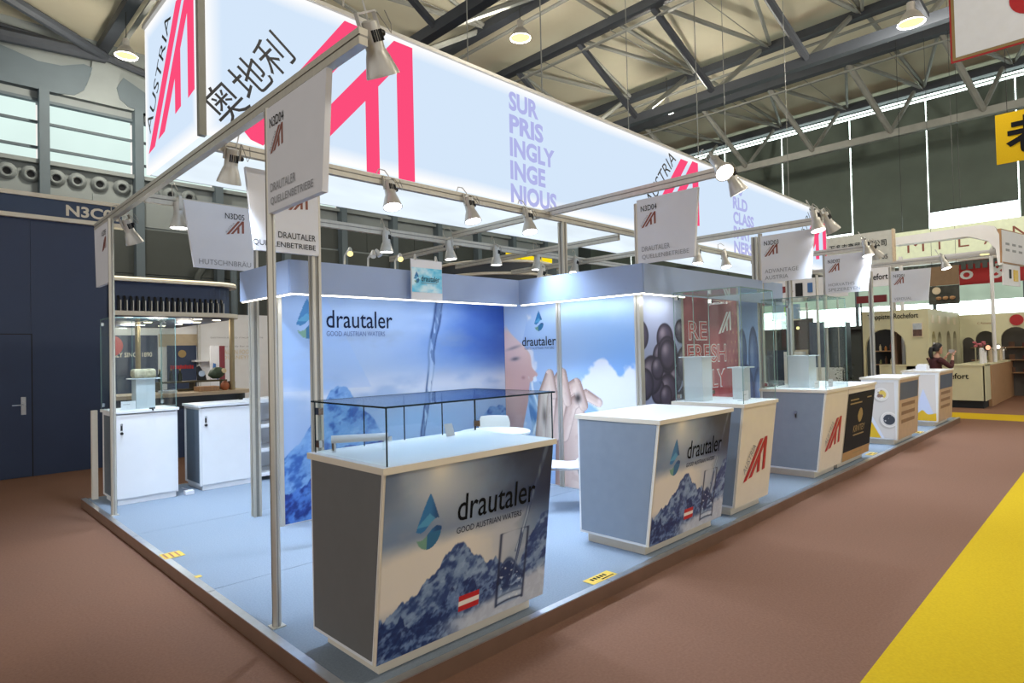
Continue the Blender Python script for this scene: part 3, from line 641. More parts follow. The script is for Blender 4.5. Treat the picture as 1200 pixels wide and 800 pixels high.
# wall at right angles with the drinking woman, two panels
W2X, W2Y0, W2Y1 = 5.62, 3.72, 5.79
def face_hand(x, y):
    """x runs left to right as seen (far to near), y is height"""
    c = np.zeros(x.shape + (3,)); c[:] = rgb('#a9c9f2')
    c = mixc(c, rgb('#7fb0ee'), ss(.9, 2.0, x) * ss(2.5, 1.2, y))
    c = mixc(c, rgb('#c9dcf6'), ss(1.9, 2.4, y + (fbm(x * 2, y * 2, 2) - .5) * .5) * .8)
    cloud = fbm(x * 2.2, y * 2.2, 40, 5) + .55 * np.exp(-(((x - 1.75) / .42) ** 2 + ((y - 1.15) / .38) ** 2)) 
    c = mixc(c, rgb('#e8ecfa'), ss(.72, .80, cloud))
    c = mixc(c, rgb('#eef3fc'), ((x < .18 + (y - 1.2) * .28) & (y > 1.5) ).astype(float) * .45 * ss(2.4, 1.4, y))
    # face, cropped by the wall edge
    fx = .38 + .10 * np.sin((y - .9) * 3.2) - .30 * ss(1.55, 1.95, y) + .10 * np.exp(-((y - 1.33) / .06) ** 2) + .05 * np.exp(-((y - 1.12) / .05) ** 2)
    face = ss(fx + .01, fx - .01, x) * ss(.42, .5, y) * ss(2.0, 1.85, y)
    sk = np.zeros_like(c); sk[:] = rgb('#d9b3ad'); sk = mixc(sk, rgb('#b98c8c'), ss(.12, .42, x) * .6 * ss(1.5, .8, y)); sk = mixc(sk, rgb('#eed3cd'), ss(1.3, 1.8, y))
    sk = mixc(sk, rgb('#c08a88'), np.exp(-(((x - .42) / .09) ** 2 + ((y - 1.10) / .035) ** 2)) * .9)
    sk = mixc(sk, rgb('#6b6672'), np.exp(-(((x - .19) / .07) ** 2 + ((y - 1.53 - .1 * (x - .19)) / .022) ** 2)) * .95)
    sk = mixc(sk, rgb('#7c7079'), np.exp(-(((x - .17) / .12) ** 2 + ((y - 1.66 - .2 * (x - .1)) / .02) ** 2)) * .6)
    sk = mixc(sk, rgb('#a9787c'), np.exp(-(((x - .33) / .03) ** 2 + ((y - 1.29) / .02) ** 2)) * .7)
    c = c * (1 - face[..., None]) + sk * face[..., None]
    # glass held to the mouth
    gw = np.exp(-((y - 1.0) / .25) ** 2) * .06
    g = ss(.46 - gw, .48 - gw, x) * ss(.66 + gw, .64 + gw, x) * ss(.55, .6, y) * ss(1.26, 1.22, y)
    gl = np.zeros_like(c); gl[:] = rgb('#9fc0e4'); gl = mixc(gl, rgb('#4f7fb8'), ss(.4, .6, fbm(x * 9 + y * 4, y * 3, 60, 3))); gl = mixc(gl, rgb('#eef5fc'), np.exp(-((x - .53 - .05 * np.sin(y * 9)) / .018) ** 2))
    c = c * (1 - g[..., None]) + gl * g[..., None]
    sp = fbm(x * 6, y * 6, 70, 4) + .5 * np.exp(-(((x - .57) / .13) ** 2 + ((y - 1.30) / .08) ** 2)); c = mixc(c, rgb('#e6f1fc'), ss(.80, .86, sp) * ss(.40, .46, x) * ss(1.62, 1.5, y) * ss(1.0, .8, x) * .9)
    # hand closed round the glass: wrist and palm at the right, then four bent fingers, the nearest drawn last
    def limb(c, pts, r0, r1, base, nail=None):
        best = np.full(x.shape, 9.0); side = np.zeros(x.shape); n_ = len(pts) - 1
        for i in range(n_):
            (ax, ay), (bx_, by_) = pts[i], pts[i + 1]; vx, vy = bx_ - ax, by_ - ay
            t = np.clip(((x - ax) * vx + (y - ay) * vy) / (vx * vx + vy * vy), 0, 1); r = r0 + (r1 - r0) * (i + t) / n_
            dx, dy = x - ax - t * vx, y - ay - t * vy; d = np.hypot(dx, dy) / r
            sd = (dx * vy - dy * vx) / math.hypot(vx, vy) / r; k = d < best; best = np.where(k, d, best); side = np.where(k, sd, side)
        m = ss(1.0, .94, best); h = np.zeros_like(c); h[:] = rgb(base)
        h = mixc(h, rgb('#f3e2d8'), ss(.1, -.75, side) * ss(1, .7, best) * .75); h = mixc(h, rgb('#8a6a60'), ss(.15, 1.0, side) * .75); h = mixc(h, rgb('#6e4f48'), ss(.86, 1.0, best) * .5)
        h = mixc(h, rgb('#b99488'), ss(.55, .75, fbm(x * 9, y * 9, 23, 3)) * .25)
        if nail: h = mixc(h, rgb('#efdcda'), np.exp(-(((x - nail[0]) / .028) ** 2 + ((y - nail[1]) / .04) ** 2)) * .9)
        return c * (1 - m[..., None]) + h * m[..., None]
    c = limb(c, [(1.02, .95), (1.10, .55), (1.02, -.1)], .30, .20, '#d9c0b6')
    c = limb(c, [(1.52, 1.02), (1.34, 1.10), (1.12, .98), (.98, .62)], .055, .10, '#d8bfb5', (1.53, 1.03))
    c = limb(c, [(1.30, .98), (1.20, 1.22), (.98, 1.10), (.84, .62)], .07, .10, '#dac2b8')
    c = limb(c, [(1.06, 1.02), (.98, 1.34), (.80, 1.14), (.72, .62)], .07, .095, '#dcc5bb')
    c = limb(c, [(.84, 1.10), (.78, 1.33), (.66, 1.08), (.60, .55)], .065, .085, '#dec8be')
    c = mixc(c, rgb('#2a2426'), np.exp(-(((x - 1.22) / .045) ** 2 + ((y - 1.06) / .05) ** 2)) * .9)
    c = mixc(c, rgb('#3a2c2a'), np.exp(-(((x - .68) / .035) ** 2 + ((y - .82) / .12) ** 2)) * .6)
    return drop_logo(c, x, y, .62, 2.00, .155, .25)
w2 = S(thing('wall_corner', 'printed booth wall with a person drinking from a glass held in a hand', None, (W2X, 4.8, 0)))
box('panel', W2X + .003, W2X + .05, W2Y0, W2Y1, 0, WH, M['white'], w2)
SW = 4.84                                                                   # the seam post between the two panels
for a, b, off in ((W2Y1 - .003, SW + .035, 0.0), (SW - .035, W2Y0 + .035, W2Y1 - SW + .035)):
    printed('portrait_print', (W2X, a, .01), (0, -1, 0), (0, 0, 1), a - b, WH - .02, int((a - b) * 125), 270, (lambda o: (lambda x, y: face_hand(x + o, y)))(off), M['filmm'], w2)
text('drautaler', (W2X, 5.46, 1.70), (0, -1, 0), UP, .57, .115, M['navyink'], w2, .006)
text('GOOD AUSTRIAN WATERS', (W2X, 5.42, 1.655), (0, -1, 0), UP, .50, .03, M['blueink'], w2)
for y in (SW, W2Y0):
    MB().box(W2X - .012, W2X + .06, y - .035, y - .008, 0, WH).box(W2X - .012, W2X + .06, y + .008, y + .035, 0, WH).box(W2X - .004, W2X + .06, y - .008, y + .008, 0, WH).build('edge_profile', M['alu'], w2)

# wall beyond, parallel to the aisle: blackberries, a red strawberry panel, grapes
W3Y, W3X0, W3X1 = 3.70, 5.66, 8.64
def paint_berries(x, y):
    c = np.zeros(x.shape + (3,)); c[:] = rgb('#9aa2c4'); c = mixc(c, rgb('#c3cadf'), ss(1.7, 2.2, y))
    rng = np.random.RandomState(4)
    for k in range(34):
        bx, by, r = rng.uniform(-.1, .95), rng.uniform(-.1, 1.85), rng.uniform(.13, .24)
        d = np.hypot(x - bx, (y - by)) / r; m = ss(1, .9, d)
        b = np.zeros_like(c); b[:] = rgb('#4a4358'); b = mixc(b, rgb('#a295a6'), np.exp(-(((x - bx + .3 * r) / (.4 * r)) ** 2 + ((y - by - .35 * r) / (.4 * r)) ** 2)) * .8); b = mixc(b, rgb('#1f1a2a'), ss(.6, 1, d) * .8)
        c = c * (1 - m[..., None]) + b * m[..., None]
    return c
def paint_straw(x, y):
    c = np.zeros(x.shape + (3,)); c[:] = rgb('#9c3a48'); n = fbm(x * 1.3, y * 1.3, 91, 4); c = mixc(c, rgb('#c9707c'), ss(.45, .65, n)); c = mixc(c, rgb('#7e2234'), ss(.5, .3, n))
    sx, sy = (x * 9 + .5 * (np.floor(y * 8) % 2)) % 1 - .5, (y * 8) % 1 - .5
    seeds = np.exp(-((sx / .10) ** 2 + (sy / .17) ** 2)) * ss(.9, 1.3, x); c = mixc(c, rgb('#e4bd7e'), seeds * .8)
    return c
def paint_grapes(x, y):
    c = np.zeros(x.shape + (3,)); c[:] = rgb('#a9bde6'); c = mixc(c, rgb('#8aa6dc'), ss(.5, 1.6, y))
    for bx, by, rx, ry in ((.1, 1.55, .14, .33), (.45, 1.42, .17, .50), (.62, .95, .22, .4), (.2, .9, .26, .5), (.4, .5, .3, .4), (.05, .4, .2, .4)):
        d = np.hypot((x - bx) / rx, (y - by) / ry); m = ss(1, .92, d); b = np.zeros_like(c); b[:] = rgb('#4a5f96'); b = mixc(b, rgb('#8fa4d4'), np.exp(-(((x - bx + .05) / (.4 * rx)) ** 2 + ((y - by - .1) / (.4 * ry)) ** 2)) * .8); b = mixc(b, rgb('#27305c'), ss(.6, 1, d) * .8)
        c = c * (1 - m[..., None]) + b * m[..., None]
    return c
w3 = S(thing('wall_inner', 'printed booth wall with blackberries, a red strawberry panel and dark blue grapes', None, (7.1, W3Y, 0)))
box('panel', W3X0, W3X1, W3Y + .003, W3Y + .05, 0, WH, M['white'], w3)
printed('blackberry_print', (W3X0 + .02, W3Y, .01), FU, UP, .86, WH - .02, 110, 260, paint_berries, M['filmm'], w3)
printed('strawberry_print', (6.56, W3Y, .01), FU, UP, 1.42, WH - .02, 130, 220, paint_straw, M['filmm'], w3)
printed('grape_print', (8.0, W3Y, .01), FU, UP, .62, WH - .02, 70, 220, paint_grapes, M['filmm'], w3)
for s, x, z, wd in (('RE', 6.66, 1.72, .46), ('FRESH', 6.62, 1.44, 1.0), ('LY', 7.22, 1.12, .36)): 
    text(s, (x, W3Y, z), FU, UP, wd, .235, M['sign'], w3, .03, .002); text(s, (x + .012, W3Y, z + .012), FU, UP, wd - .024, .211, M['red'], w3, -.004, .004)
emblem((7.42, W3Y, 1.80), FU, UP, .36, .30, M['sign'], w3)
for x in (6.53, 7.99): box('edge_profile', x - .025, x + .012, W3Y - .01, W3Y + .06, 0, WH, M['alu'], w3)

# fascia running in front of the walls, with an LED line under it
FZ0, FZ1 = 2.20, 2.50
fa = thing('fascia', 'pale blue fascia band above the printed walls with a glowing strip under it', 'fascia', (2.46, 5.24, FZ0))
path = [(2.44, 6.34), (2.45, 5.26), (5.33, 5.22), (5.33, 3.45), (8.75, 3.40), (8.75, 5.5)]
for (x0, y0), (x1, y1) in zip(path, path[1:]):
    MB().bar((x0, y0, (FZ0 + FZ1) / 2), (x1, y1, (FZ0 + FZ1) / 2), .02, FZ1 - FZ0).build('board', M['fascia'], fa)
for a in (((2.46, 5.6), (2.46, 5.27), (5.32, 5.235)), ((5.345, 5.22), (5.345, 3.465), (6.2, 3.455))):
    for (x0, y0), (x1, y1) in zip(a, a[1:]):
        dx, dy = (x1 - x0), (y1 - y0); L = math.hypot(dx, dy); nx_, ny_ = (.03 * -dy / L, .03 * dx / L)
        MB().bar((x0 + nx_, y0 + ny_, FZ0 - .004), (x1 + nx_, y1 + ny_, FZ0 - .004), .022, .012).build('led_strip', M['led'], fa)
MB().bar((2.46, 5.6, FZ0 - .004), (2.455, 6.34, FZ0 - .004), .02, .012).build('led_strip', M['led'], fa)
def light_bar(x, y, sx, sy, e, rot):
    ld = bpy.data.lights.new('strip_light', 'AREA'); ld.shape = 'RECTANGLE'; ld.size = sx; ld.size_y = sy; ld.energy = e; ld.color = (.86, .93, 1)
    lo = bpy.data.objects.new('strip_light', ld); link(lo, fa); lo.location = Vector((x, y, FZ0 - .02)) - OFF[fa.name]; lo.rotation_euler = rot
light_bar(3.9, 5.36, 2.7, .05, 9, (R(20), 0, 0)); light_bar(5.44, 4.35, .05, 1.7, 2.5, (0, R(-20), 0)); light_bar(5.95, 3.5, .6, .05, 2, (R(20), 0, 0))

# small hanging poster in front of the fascia
hp = thing('hanging_poster', 'small white and aqua poster with a water drop emblem hung from the fascia', 'poster', (3.9, 5.18, 2.2))
box('board', 3.70, 4.10, 5.16, 5.172, 2.19, 2.61, M['sign'], hp)
def paint_poster(x, y):
    c = np.zeros(x.shape + (3,)); c[:] = rgb('#59c2e6'); c = mixc(c, rgb('#d9f1fa'), ss(.4, .7, fbm(x * 6, y * 9, 5)) ); c = mixc(c, rgb('#38a9dc'), ss(.3, .4, x) * .4)
    return drop_logo(c, x, y, .06, .155, .07, .12)
printed('aqua_print', (3.705, 5.157, 2.27), FU, UP, .39, .255, 60, 40, paint_poster, M['film'], hp)
text('drautaler', (3.82, 5.156, 2.385), FU, UP, .24, .06, M['navyink'], hp)
box('print_line', 3.82, 4.03, 5.1545, 5.156, 2.365, 2.37, M['txtgrey'], hp)
for x in (3.75, 4.02): MB().tube([(x, 5.166, 2.6), (x + .02, 5.19, 2.66), (x + .06, 5.22, 2.62), (x + .08, 5.24, 2.5)], .012, 5).build('hook', M['lampgrey'], hp)
# arm lights sitting on the fascia
for i, (x, lab) in enumerate(((3.02, 'small lit arm spotlight on the fascia, leftmost'), (3.28, 'white double headed lamp on the fascia'), (3.60, 'bright round lamp on an arm on the fascia'))):
    t = thing('arm_lamp', lab, 'lamp', (x, 5.3, 2.5), 'arm lamps on the fascia')
    MB().tube([(x, 5.3, 2.5), (x + .03, 5.34, 2.6), (x + .05, 5.3, 2.66)], .010, 6).build('arm', M['lampgrey'], t)
    hd = MB().lathe([(.014, .04), (.02, .02), (.03, -.04)], (x + .05, 5.28, 2.64), (.3, .5, .8), 10).build('head', M['lampgrey'], t, smooth=True)
    if i != 1: MB().lathe([(.028, 0), (.028, .01)], (x + .04, 5.258, 2.612), (-.3, -.6, -.6), 12).build('lens', M['warm'], t)
    else: MB().lathe([(.014, .04), (.02, .02), (.03, -.04)], (x + .12, 5.3, 2.66), (-.3, .5, .8), 10).build('head', M['lampgrey'], t, smooth=True)

# ------------------------------------------------------------------ counters
def paint_counter(x, y):
    """1.2 x 1.0 print: sun through cloud, snowy range, glass being filled, drop emblem, small flag"""
    c = np.zeros(x.shape + (3,)); c[:] = rgb('#6f89ad')
    cl = fbm(x * 3 + y, y * 4 - x, 3, 5)
    c = mixc(c, rgb('#8b96ab'), ss(.35, .65, cl) * .7)
    c = mixc(c, rgb('#16294f'), ss(.55, 1.2, x + (cl - .5) * .5 + (y - .7) * .4) * ss(.45, .75, y) * .95)
    c = mixc(c, rgb('#263e66'), ss(.05, -.05, x - .12 + (cl - .5) * .2) * ss(.7, .9, y) * .5)
    c = mixc(c, rgb('#fff1d8'), np.exp(-(((x - .33) / .085) ** 2 + ((y - .96) / .10) ** 2)))
    c = mixc(c, rgb('#c9cfd8'), np.exp(-(((x - .33) / .28) ** 2 + ((y - .88) / .16) ** 2)) * .75)
    c = mixc(c, rgb('#e9e1d6'), ss(.64, .52, y + (cl - .5) * .12 - .03 * x) * ss(.15, .3, y) * ss(1.2, .55, x) * .95)
    c = mixc(c, rgb('#b9c0cf'), ss(.5, .62, cl) * ss(.66, .56, y) * ss(.5, .9, x) * .6)
    line = .20 + .24 * np.exp(-((x - .50) / .24) ** 2) + .06 * ss(0, .3, x) + .30 * np.exp(-((x - 1.18) / .17) ** 2)
    c = ridge(c, x, y, line, 7, rgb('#2a447a'), rgb('#52719f'), rgb('#93abcb'), 9, .50)
    c = ridge(c, x, y, .16 + .12 * np.exp(-((x - .55) / .22) ** 2) + .05 * ss(.2, 0, x), 17, rgb('#1b3265'), rgb('#3a5a92'), rgb('#7f9ac2'), 12, .56)
    c = mixc(c, rgb('#d5dbe6'), ss(.14, .05, y - .10 * ss(.5, 1.2, x) - .05 * (fbm(x * 7, y * 7, 44) - .5)) * ss(.3, .6, x) * .85)
    c = stream(c, x, y, (1.145, 1.02), (.93, .36), .045, 3, '#152a58')
    # glass of water
    gx0, gx1 = .79 + .012 * (y / .48), 1.005 + .018 * (y / .48); inn = ss(gx0, gx0 + .004, x) * ss(gx1, gx1 - .004, x) * ss(.045, .05, y) * ss(.505, .50, y)
    g = c * .88 + rgb('#a9bfdc') * .12
    wat = fbm(x * 13 + y * 5, y * 14 - x * 6, 77, 4); wl = .27 + .06 * np.sin((x - .8) * 22)
    below = ss(wl, wl - .02, y); g = mixc(g, rgb('#8ea9cd'), below * .75); g = mixc(g, rgb('#16305f'), ss(.46, .54, wat) * below * ss(.10, .16, y) * .95); sw = np.abs(np.hypot((x - .90) / .07, (y - .22) / .06) - .8); g = mixc(g, rgb('#1b3768'), ss(.28, .12, sw) * .8 * below); g = mixc(g, rgb('#e3ebf4'), ss(.70, .76, fbm(x * 40, y * 40, 81, 3)) * below * .8)
    g = mixc(g, rgb('#142a56'), np.exp(-((y - wl) / .012) ** 2) * .7); g = mixc(g, rgb('#dfe6ef'), np.exp(-((y - .085) / .02) ** 2) * .6)
    c = c * (1 - inn[..., None]) + g * inn[..., None]
    edge = (np.exp(-((x - gx0) / .010) ** 2) + np.exp(-((x - gx1) / .009) ** 2)) * ss(.04, .05, y) * ss(.505, .5, y)
    c = mixc(c, rgb('#142445'), np.clip(edge, 0, 1) * .85)
    for yy, k in ((.50, .7), (.055, .9), (.10, .4)): c = mixc(c, rgb('#142445'), np.exp(-((y - yy - .01 * np.sin((x - .79) * 14)) / .006) ** 2) * inn * k)
    sc_ = stream(c, x, y, (.985, .50), (.90, .14), .03, 9, '#152a58'); c = sc_ * inn[..., None] + c * (1 - inn[..., None])
    # little flag
    f = ((x > .505) & (x < .655) & (y > .115 + .0 * x) & (y < .205)); c[f] = rgb('#c3272c'); c[f & (y > .145) & (y < .175)] = rgb('#efe9e2')
    return drop_logo(c, x, y, .275, .70, .165, .31)

TOPZ = 1.08
def counter(name, x0, x1, lab, ybk=3.30, ytop=2.53, ybot=2.66, z=TOPZ, plinth=True, side='grey', front='white', cat='counter'):
    t = thing(name, lab, cat, ((x0 + x1) / 2, (ybot + ybk) / 2, 0)); z0 = .09; zt = z - .036; e = .018
    y_at = lambda zz: ybot + (ytop + .012 - ybot) * (zz - z0) / (zt - z0)
    def slab(xa, xb, ya0, yb0, ya1, yb1, za, zb, nm, m_): return MB().hexa([(xa, ya0, za), (xb, ya0, za), (xb, yb0, za), (xa, yb0, za)], [(xa, ya1, zb), (xb, ya1, zb), (xb, yb1, zb), (xa, yb1, zb)]).build(nm, m_, t)
    slab(x0, x1, y_at(z0), y_at(z0) + e, y_at(zt), y_at(zt) + e, z0, zt, 'front_panel', M['edge'])
    for xa in (x0, x1 - e):
        slab(xa, xa + e, y_at(z0) + e, ybk, y_at(zt) + e, ybk, z0, zt, 'side_panel', M['white'])
        sx = xa - .004 if xa == x0 else xa + e
        f = slab(sx, sx + .004, y_at(z0) + e + .004, ybk - .02, y_at(zt) + e + .004, ybk - .02, z0 + .02, zt - .002, 'side_infill', M[side])
    box('back_panel', x0 + e, x1 - e, ybk - e, ybk - .002, z0, zt, M['white'], t)
    box('bottom_shelf', x0 + e, x1 - e, ybot + .03, ybk - e, z0, z0 + e, M['white'], t)
    MB().box(x0 + .07, x1 - .05, ybot + .075, ybk - .03, .001, z0).build('plinth', M['edge'], t)
    MB().box(x0 - .01, x1 + .02, ytop, ybk + .02, zt + .001, z).build('worktop', M['white'], t, bevel=.002)
    box('edge_band', x0 - .0115, x1 + .0215, ytop - .002, ytop, zt + .002, z - .001, M['edge'], t)
    box('edge_band', x0 - .0125, x0 - .0105, ytop, ybk + .02, zt + .002, z - .001, M['edge'], t)
    return t, y_at, z0, zt
def front_frame(y_at, z0, zt, x, off=.002):
    Vv = V(0, y_at(zt) - y_at(z0), zt - z0).normalized(); N = V(1, 0, 0).cross(Vv)
    return V(x, y_at(z0), z0) + N * off, Vv, math.hypot(zt - z0, y_at(zt) - y_at(z0))
def printed_counter(x0, x1, lab, ytop, ybk, side='grey'):
    t, ya, z0, zt = counter('printed_counter', x0, x1, lab, ybk=ybk, ytop=ytop, side=side)
    w = x1 - x0 - .012; O, Vv, h = front_frame(ya, z0, zt, x0 + .010)
    printed('mountain_print', O, (1, 0, 0), Vv, w, h - .002, 300, 250, lambda x, y: paint_counter(x * 1.2 / w, y * 1.0 / h), M['film'], t)
    text('drautaler', O + V(w * .385, 0, 0) + Vv * (h * .655), (1, 0, 0), Vv, w * .50, h * .155, M['ink'], t, .004, .002)
    text('GOOD AUSTRIAN WATERS', O + V(w * .385, 0, 0) + Vv * (h * .585), (1, 0, 0), Vv, w * .41, h * .036, M['navyink'], t, 0, .002)
    return t
printed_counter(1.64, 2.87, 'nearest counter with a mountain and water print and a low glass case on top', 2.53, 3.29)
printed_counter(4.08, 5.28, 'second counter with the same mountain print, its white top bare', 2.52, 3.33, 'lit_grey')

def glass_case(name, x0, x1, y0, y1, z0, z1, lab, tint_top=False, doors=False, top=True):
    t = thing(name, lab, 'glass case', ((x0 + x1) / 2, (y0 + y1) / 2, z0)); g = .006; z0 += .001
    box('front_pane', x0, x1, y0, y0 + g, z0, z1, M['glass'], t); box('side_pane', x0, x0 + g, y0 + g, y1, z0, z1, M['glass'], t); box('side_pane', x1 - g, x1, y0 + g, y1, z0, z1, M['glass'], t)
    em = 'gedge' if tint_top else 'gedgel'
    for (x, y) in ((x0, y0), (x1, y0), (x0, y1), (x1, y1)): box('pane_edge', x - .0025, x + .0035, y - .0025, y + .0035, z0, z1, M[em], t)
    if top:
        o = .015 if tint_top else 0
        box('top_pane', x0 - o, x1 + o, y0 - o, y1 + o, z1, z1 + .008, M['gtint' if tint_top else 'glass'], t)
        ee = 'gedge' if tint_top else 'gedgel'
        for a in ((x0 - o - .001, x1 + o + .001, y0 - o - .002, y0 - o), (x0 - o - .001, x1 + o + .001, y1 + o, y1 + o + .002), (x0 - o - .002, x0 - o, y0 - o, y1 + o), (x1 + o, x1 + o + .002, y0 - o, y1 + o)):
            box('top_edge', *a, z1, z1 + .009, M[ee], t)
    for (x, y) in ((x0 + .012, y1 - .03), (x1 - .012, y1 - .03)):
        for z in (z0 + .05, z1 - .05): box('clip', x - .014, x + .014, y - .018, y + .018, z - .02, z + .02, M['chrome'], t)
    n = 4 if doors else 2
    for k in range(n):
        a = x0 + .01 + (x1 - x0 - .02) * k / n; b = x0 + .01 + (x1 - x0 - .02) * (k + 1) / n; d = .01 * (k % 2)
        p = box('sliding_door', a, b, y1 - .02 + d, y1 - .015 + d, z0, z1 - .003, M['glass'], t)
        box('door_edge', b - .004, b, y1 - .021 + d, y1 - .014 + d, z0, z1 - .003, M[em], p)
    lk = MB().lathe([(.011, -.03), (.011, .03)], ((x0 * .62 + x1 * .38), y1 - .028, z0 + .03), (0, 1, 0), 10).box((x0*.62+x1*.38) - .03, (x0*.62+x1*.38) + .03, y1 - .035, y1 - .022, z0 + .01, z0 + .04).build('lock', M['chrome'], t)
    return t
glass_case('counter_glass_case', 1.66, 2.87, 2.545, 3.27, TOPZ, 1.365, 'low glass case with a dark tinted glass lid on the nearest counter', True, True)
# things lying on the nearest counter
sl = thing('paper_roll', 'white rolled sheet lying at the left end of the nearest counter inside the glass', 'paper', (1.8, 3.15, TOPZ))
MB().tube([(1.71, 3.18, TOPZ + .075), (1.98, 3.02, TOPZ + .075)], .022, 10).build('roll', M['sign'], sl, smooth=True)
MB().tube([(1.72, 3.17, TOPZ + .002), (1.72, 3.17, TOPZ + .055)], .012, 8).build('stand', M['chrome'], sl)
MB().tube([(1.96, 3.03, TOPZ + .002), (1.96, 3.03, TOPZ + .055)], .012, 8).build('stand', M['glass'], sl)
cd_ = thing('price_card', 'small white folded card standing at the back of the nearest counter', 'card', (2.55, 3.2, TOPZ))
MB().prism([(0, .002), (.07, .002), (.045, .085), (-.02, .085)], (2.52, 3.16, TOPZ), FU, UP, .004).build('card', M['sign'], cd_)

# tall showcases with the emblem on the front
def emblem_counter(x0, x1, lab, ybk=3.3, z=1.085):
    t, ya, z0, zt = counter('emblem_counter', x0, x1, lab, ybk=ybk, ytop=2.55, ybot=2.68, z=z, side='lit_grey'); w = x1 - x0; O, Vv, h = front_frame(ya, z0, zt, x0, .003)
    emblem(O + V(w * .17, 0, 0) + Vv * (h * .24), FU, Vv, w * .62, h * .42, M['red'], t, 'AUSTRIA', M['txtgrey'], off=.003, tsize=.16, tlen=.66, t0=.13)
    return t
emblem_counter(5.60, 6.36, 'white emblem counter next to the second printed counter, with a tall glass case')
glass_case('tall_glass_case', 5.62, 6.36, 2.57, 3.28, 1.085, 2.19, 'tall clear glass case on the white emblem counter in front of the red strawberry panel')
t4 = emblem_counter(7.84, 8.66, 'white emblem counter with a spotlit grey side, joined to the black and gold front', ybk=3.35)
glass_case('tall_glass_case', 7.86, 8.66, 2.57, 3.32, 1.085, 2.22, 'tall clear glass case on the emblem counter next to the black and gold front')
MB().tube([(7.81, 2.92, .80), (7.835, 2.92, .80)], .018, 8).build('lock', M['chrome'], t4)
MB().tube([(7.82, 2.92, .78), (7.82, 2.92, .74)], .008, 6).build('key', M['black'], t4)
t, ya, z0, zt = counter('black_front_counter', 8.68, 9.86, 'counter with a black and gold printed front and a tan strip at its foot', ybk=3.35, ytop=2.55, ybot=2.68, z=1.085)
O, Vv, h = front_frame(ya, z0, zt, 8.69, .002)
MB().prism([(0, .12), (1.16, .12), (1.16, .9), (0, .9)], O, FU, Vv, .002).build('black_print', mat('black_gold_film', '#1f2025', .7, spec=.2), t)
MB().prism([(0, 0), (1.16, 0), (1.16, .118), (0, .118)], O, FU, Vv, .002).build('tan_print', mat('tan_film', '#b08a55', .4), t)
text('KRVITEY', O + V(.33, 0, 0) + Vv * .36, FU, Vv, .50, .09, M['gold'], t, .01, .004)
for a, b, c_ in ((.34, .80, .31), (.1, .45, .80), (.1, .6, .75), (.82, 1.02, .80), (.4, .8, .06)): MB().prism([(a, c_), (b, c_), (b, c_ + .018), (a, c_ + .018)], O + V(0, -.004, 0), FU, Vv, .001).build('print_line', M['gold'], t)
MB().prism([(.58 + .11 * math.cos(k * .5236) * (1 - .2 * abs(math.sin(k * .5236))), .58 + .10 * math.sin(k * .5236)) for k in range(12)], O + V(0, -.003, 0), FU, Vv, .001).build('gold_emblem', M['gold'], t)

# plate counters: pictures on the side that faces the viewer
def plate_counter(x0, x1, lab, variant, ybk=3.12):
    t, ya, z0, zt = counter('plate_counter', x0, x1, lab, ybk=ybk, ytop=2.56, ybot=2.62, z=1.08, side='white')
    def paint_side(x, y):
        c = np.zeros(x.shape + (3,)); c[:] = rgb('#d9d3cf'); wdt = ybk - 2.62
        def plate(c, px, py, r, food):
            d = np.hypot(x - px, y - py) / r; c = mixc(c, rgb('#a99f9a'), ss(1.12, .95, np.hypot(x - px + .015, y - py + .02) / r) * .5)
            c = mixc(c, rgb('#efece8'), ss(1, .96, d)); c = mixc(c, rgb('#c8b9b2'), np.exp(-((d - .8) / .05) ** 2) * .6)
            n = fbm(x * 22, y * 22, 5 + food, 4); f = ss(.72, .62, d)
            if food: return mixc(c, rgb('#3d4049'), f * ss(.42, .52, n))
            c = mixc(c, rgb('#8a6a5e'), f * ss(.5, .56, n)); return mixc(c, rgb('#e0c25a'), f * ss(.55, .62, fbm(x * 15, y * 15, 9, 3)))
        if variant == 0:
            c = plate(c, .27, .70, .105, 0); c = plate(c, .37, .30, .125, 1)
            c = mixc(c, rgb('#dfe4f4'), ((y < .62 - 2.1 * (x - .0)) & (x < .3)).astype(float)); c = mixc(c, rgb('#dcb321'), ((y < .44 - 1.9 * (x - .02)) & (y < .40)).astype(float))
        else:
            c = plate(c, .03, .68, .10, 0); tri = ((y < .62 - 3.0 * np.abs(x - .33)) & (y > 0)).astype(float); c = mixc(c, rgb('#c9d4f2'), tri)
            wv = .13 + .09 * np.exp(-((x - .31) / .06) ** 2) + .02 * np.sin(x * 14); c = mixc(c, rgb('#dcb321'), ss(wv + .004, wv - .004, y))
        return c
    # plane slightly proud of the side panel, printed far-to-near
    printed('plate_print', (x0 - .006, ybk - .02, z0 + .02), (0, -1, 0), UP, ybk - .02 - 2.645, zt - z0 - .06, 80, 130, paint_side, M['filmm'], t)
    O, Vv, h = front_frame(ya, z0, zt, x0 + .02, .002); w = x1 - x0 - .04
    MB().prism([(0, 0), (w, 0), (w, h), (0, h)], O, FU, Vv, .001).build('tan_print', mat('beige_film', '#c3a88a', .45), t)
    MB().prism([(.04, h * .66), (w - .06, h * .66), (w - .06, h * .95), (.04, h * .95)], O + V(0, -.002, 0), FU, Vv, .001).build('blue_print', mat('slate_film', '#53627a', .4), t)
    for k in range(3): MB().prism([(.15, h * (.54 - k * .14)), (w - .25, h * (.54 - k * .14)), (w - .25, h * (.60 - k * .14)), (.15, h * (.60 - k * .14))], O + V(0, -.002, 0), FU, Vv, .001).build('print_block', mat('brown_film', '#8a6b52', .5), t)
    return t
plate_counter(11.2, 12.5, 'white counter whose side shows two printed plates of food and a yellow corner', 0)
plate_counter(14.15, 15.45, 'last white counter along the aisle, blue triangle and yellow wave on its side', 1, 3.2)
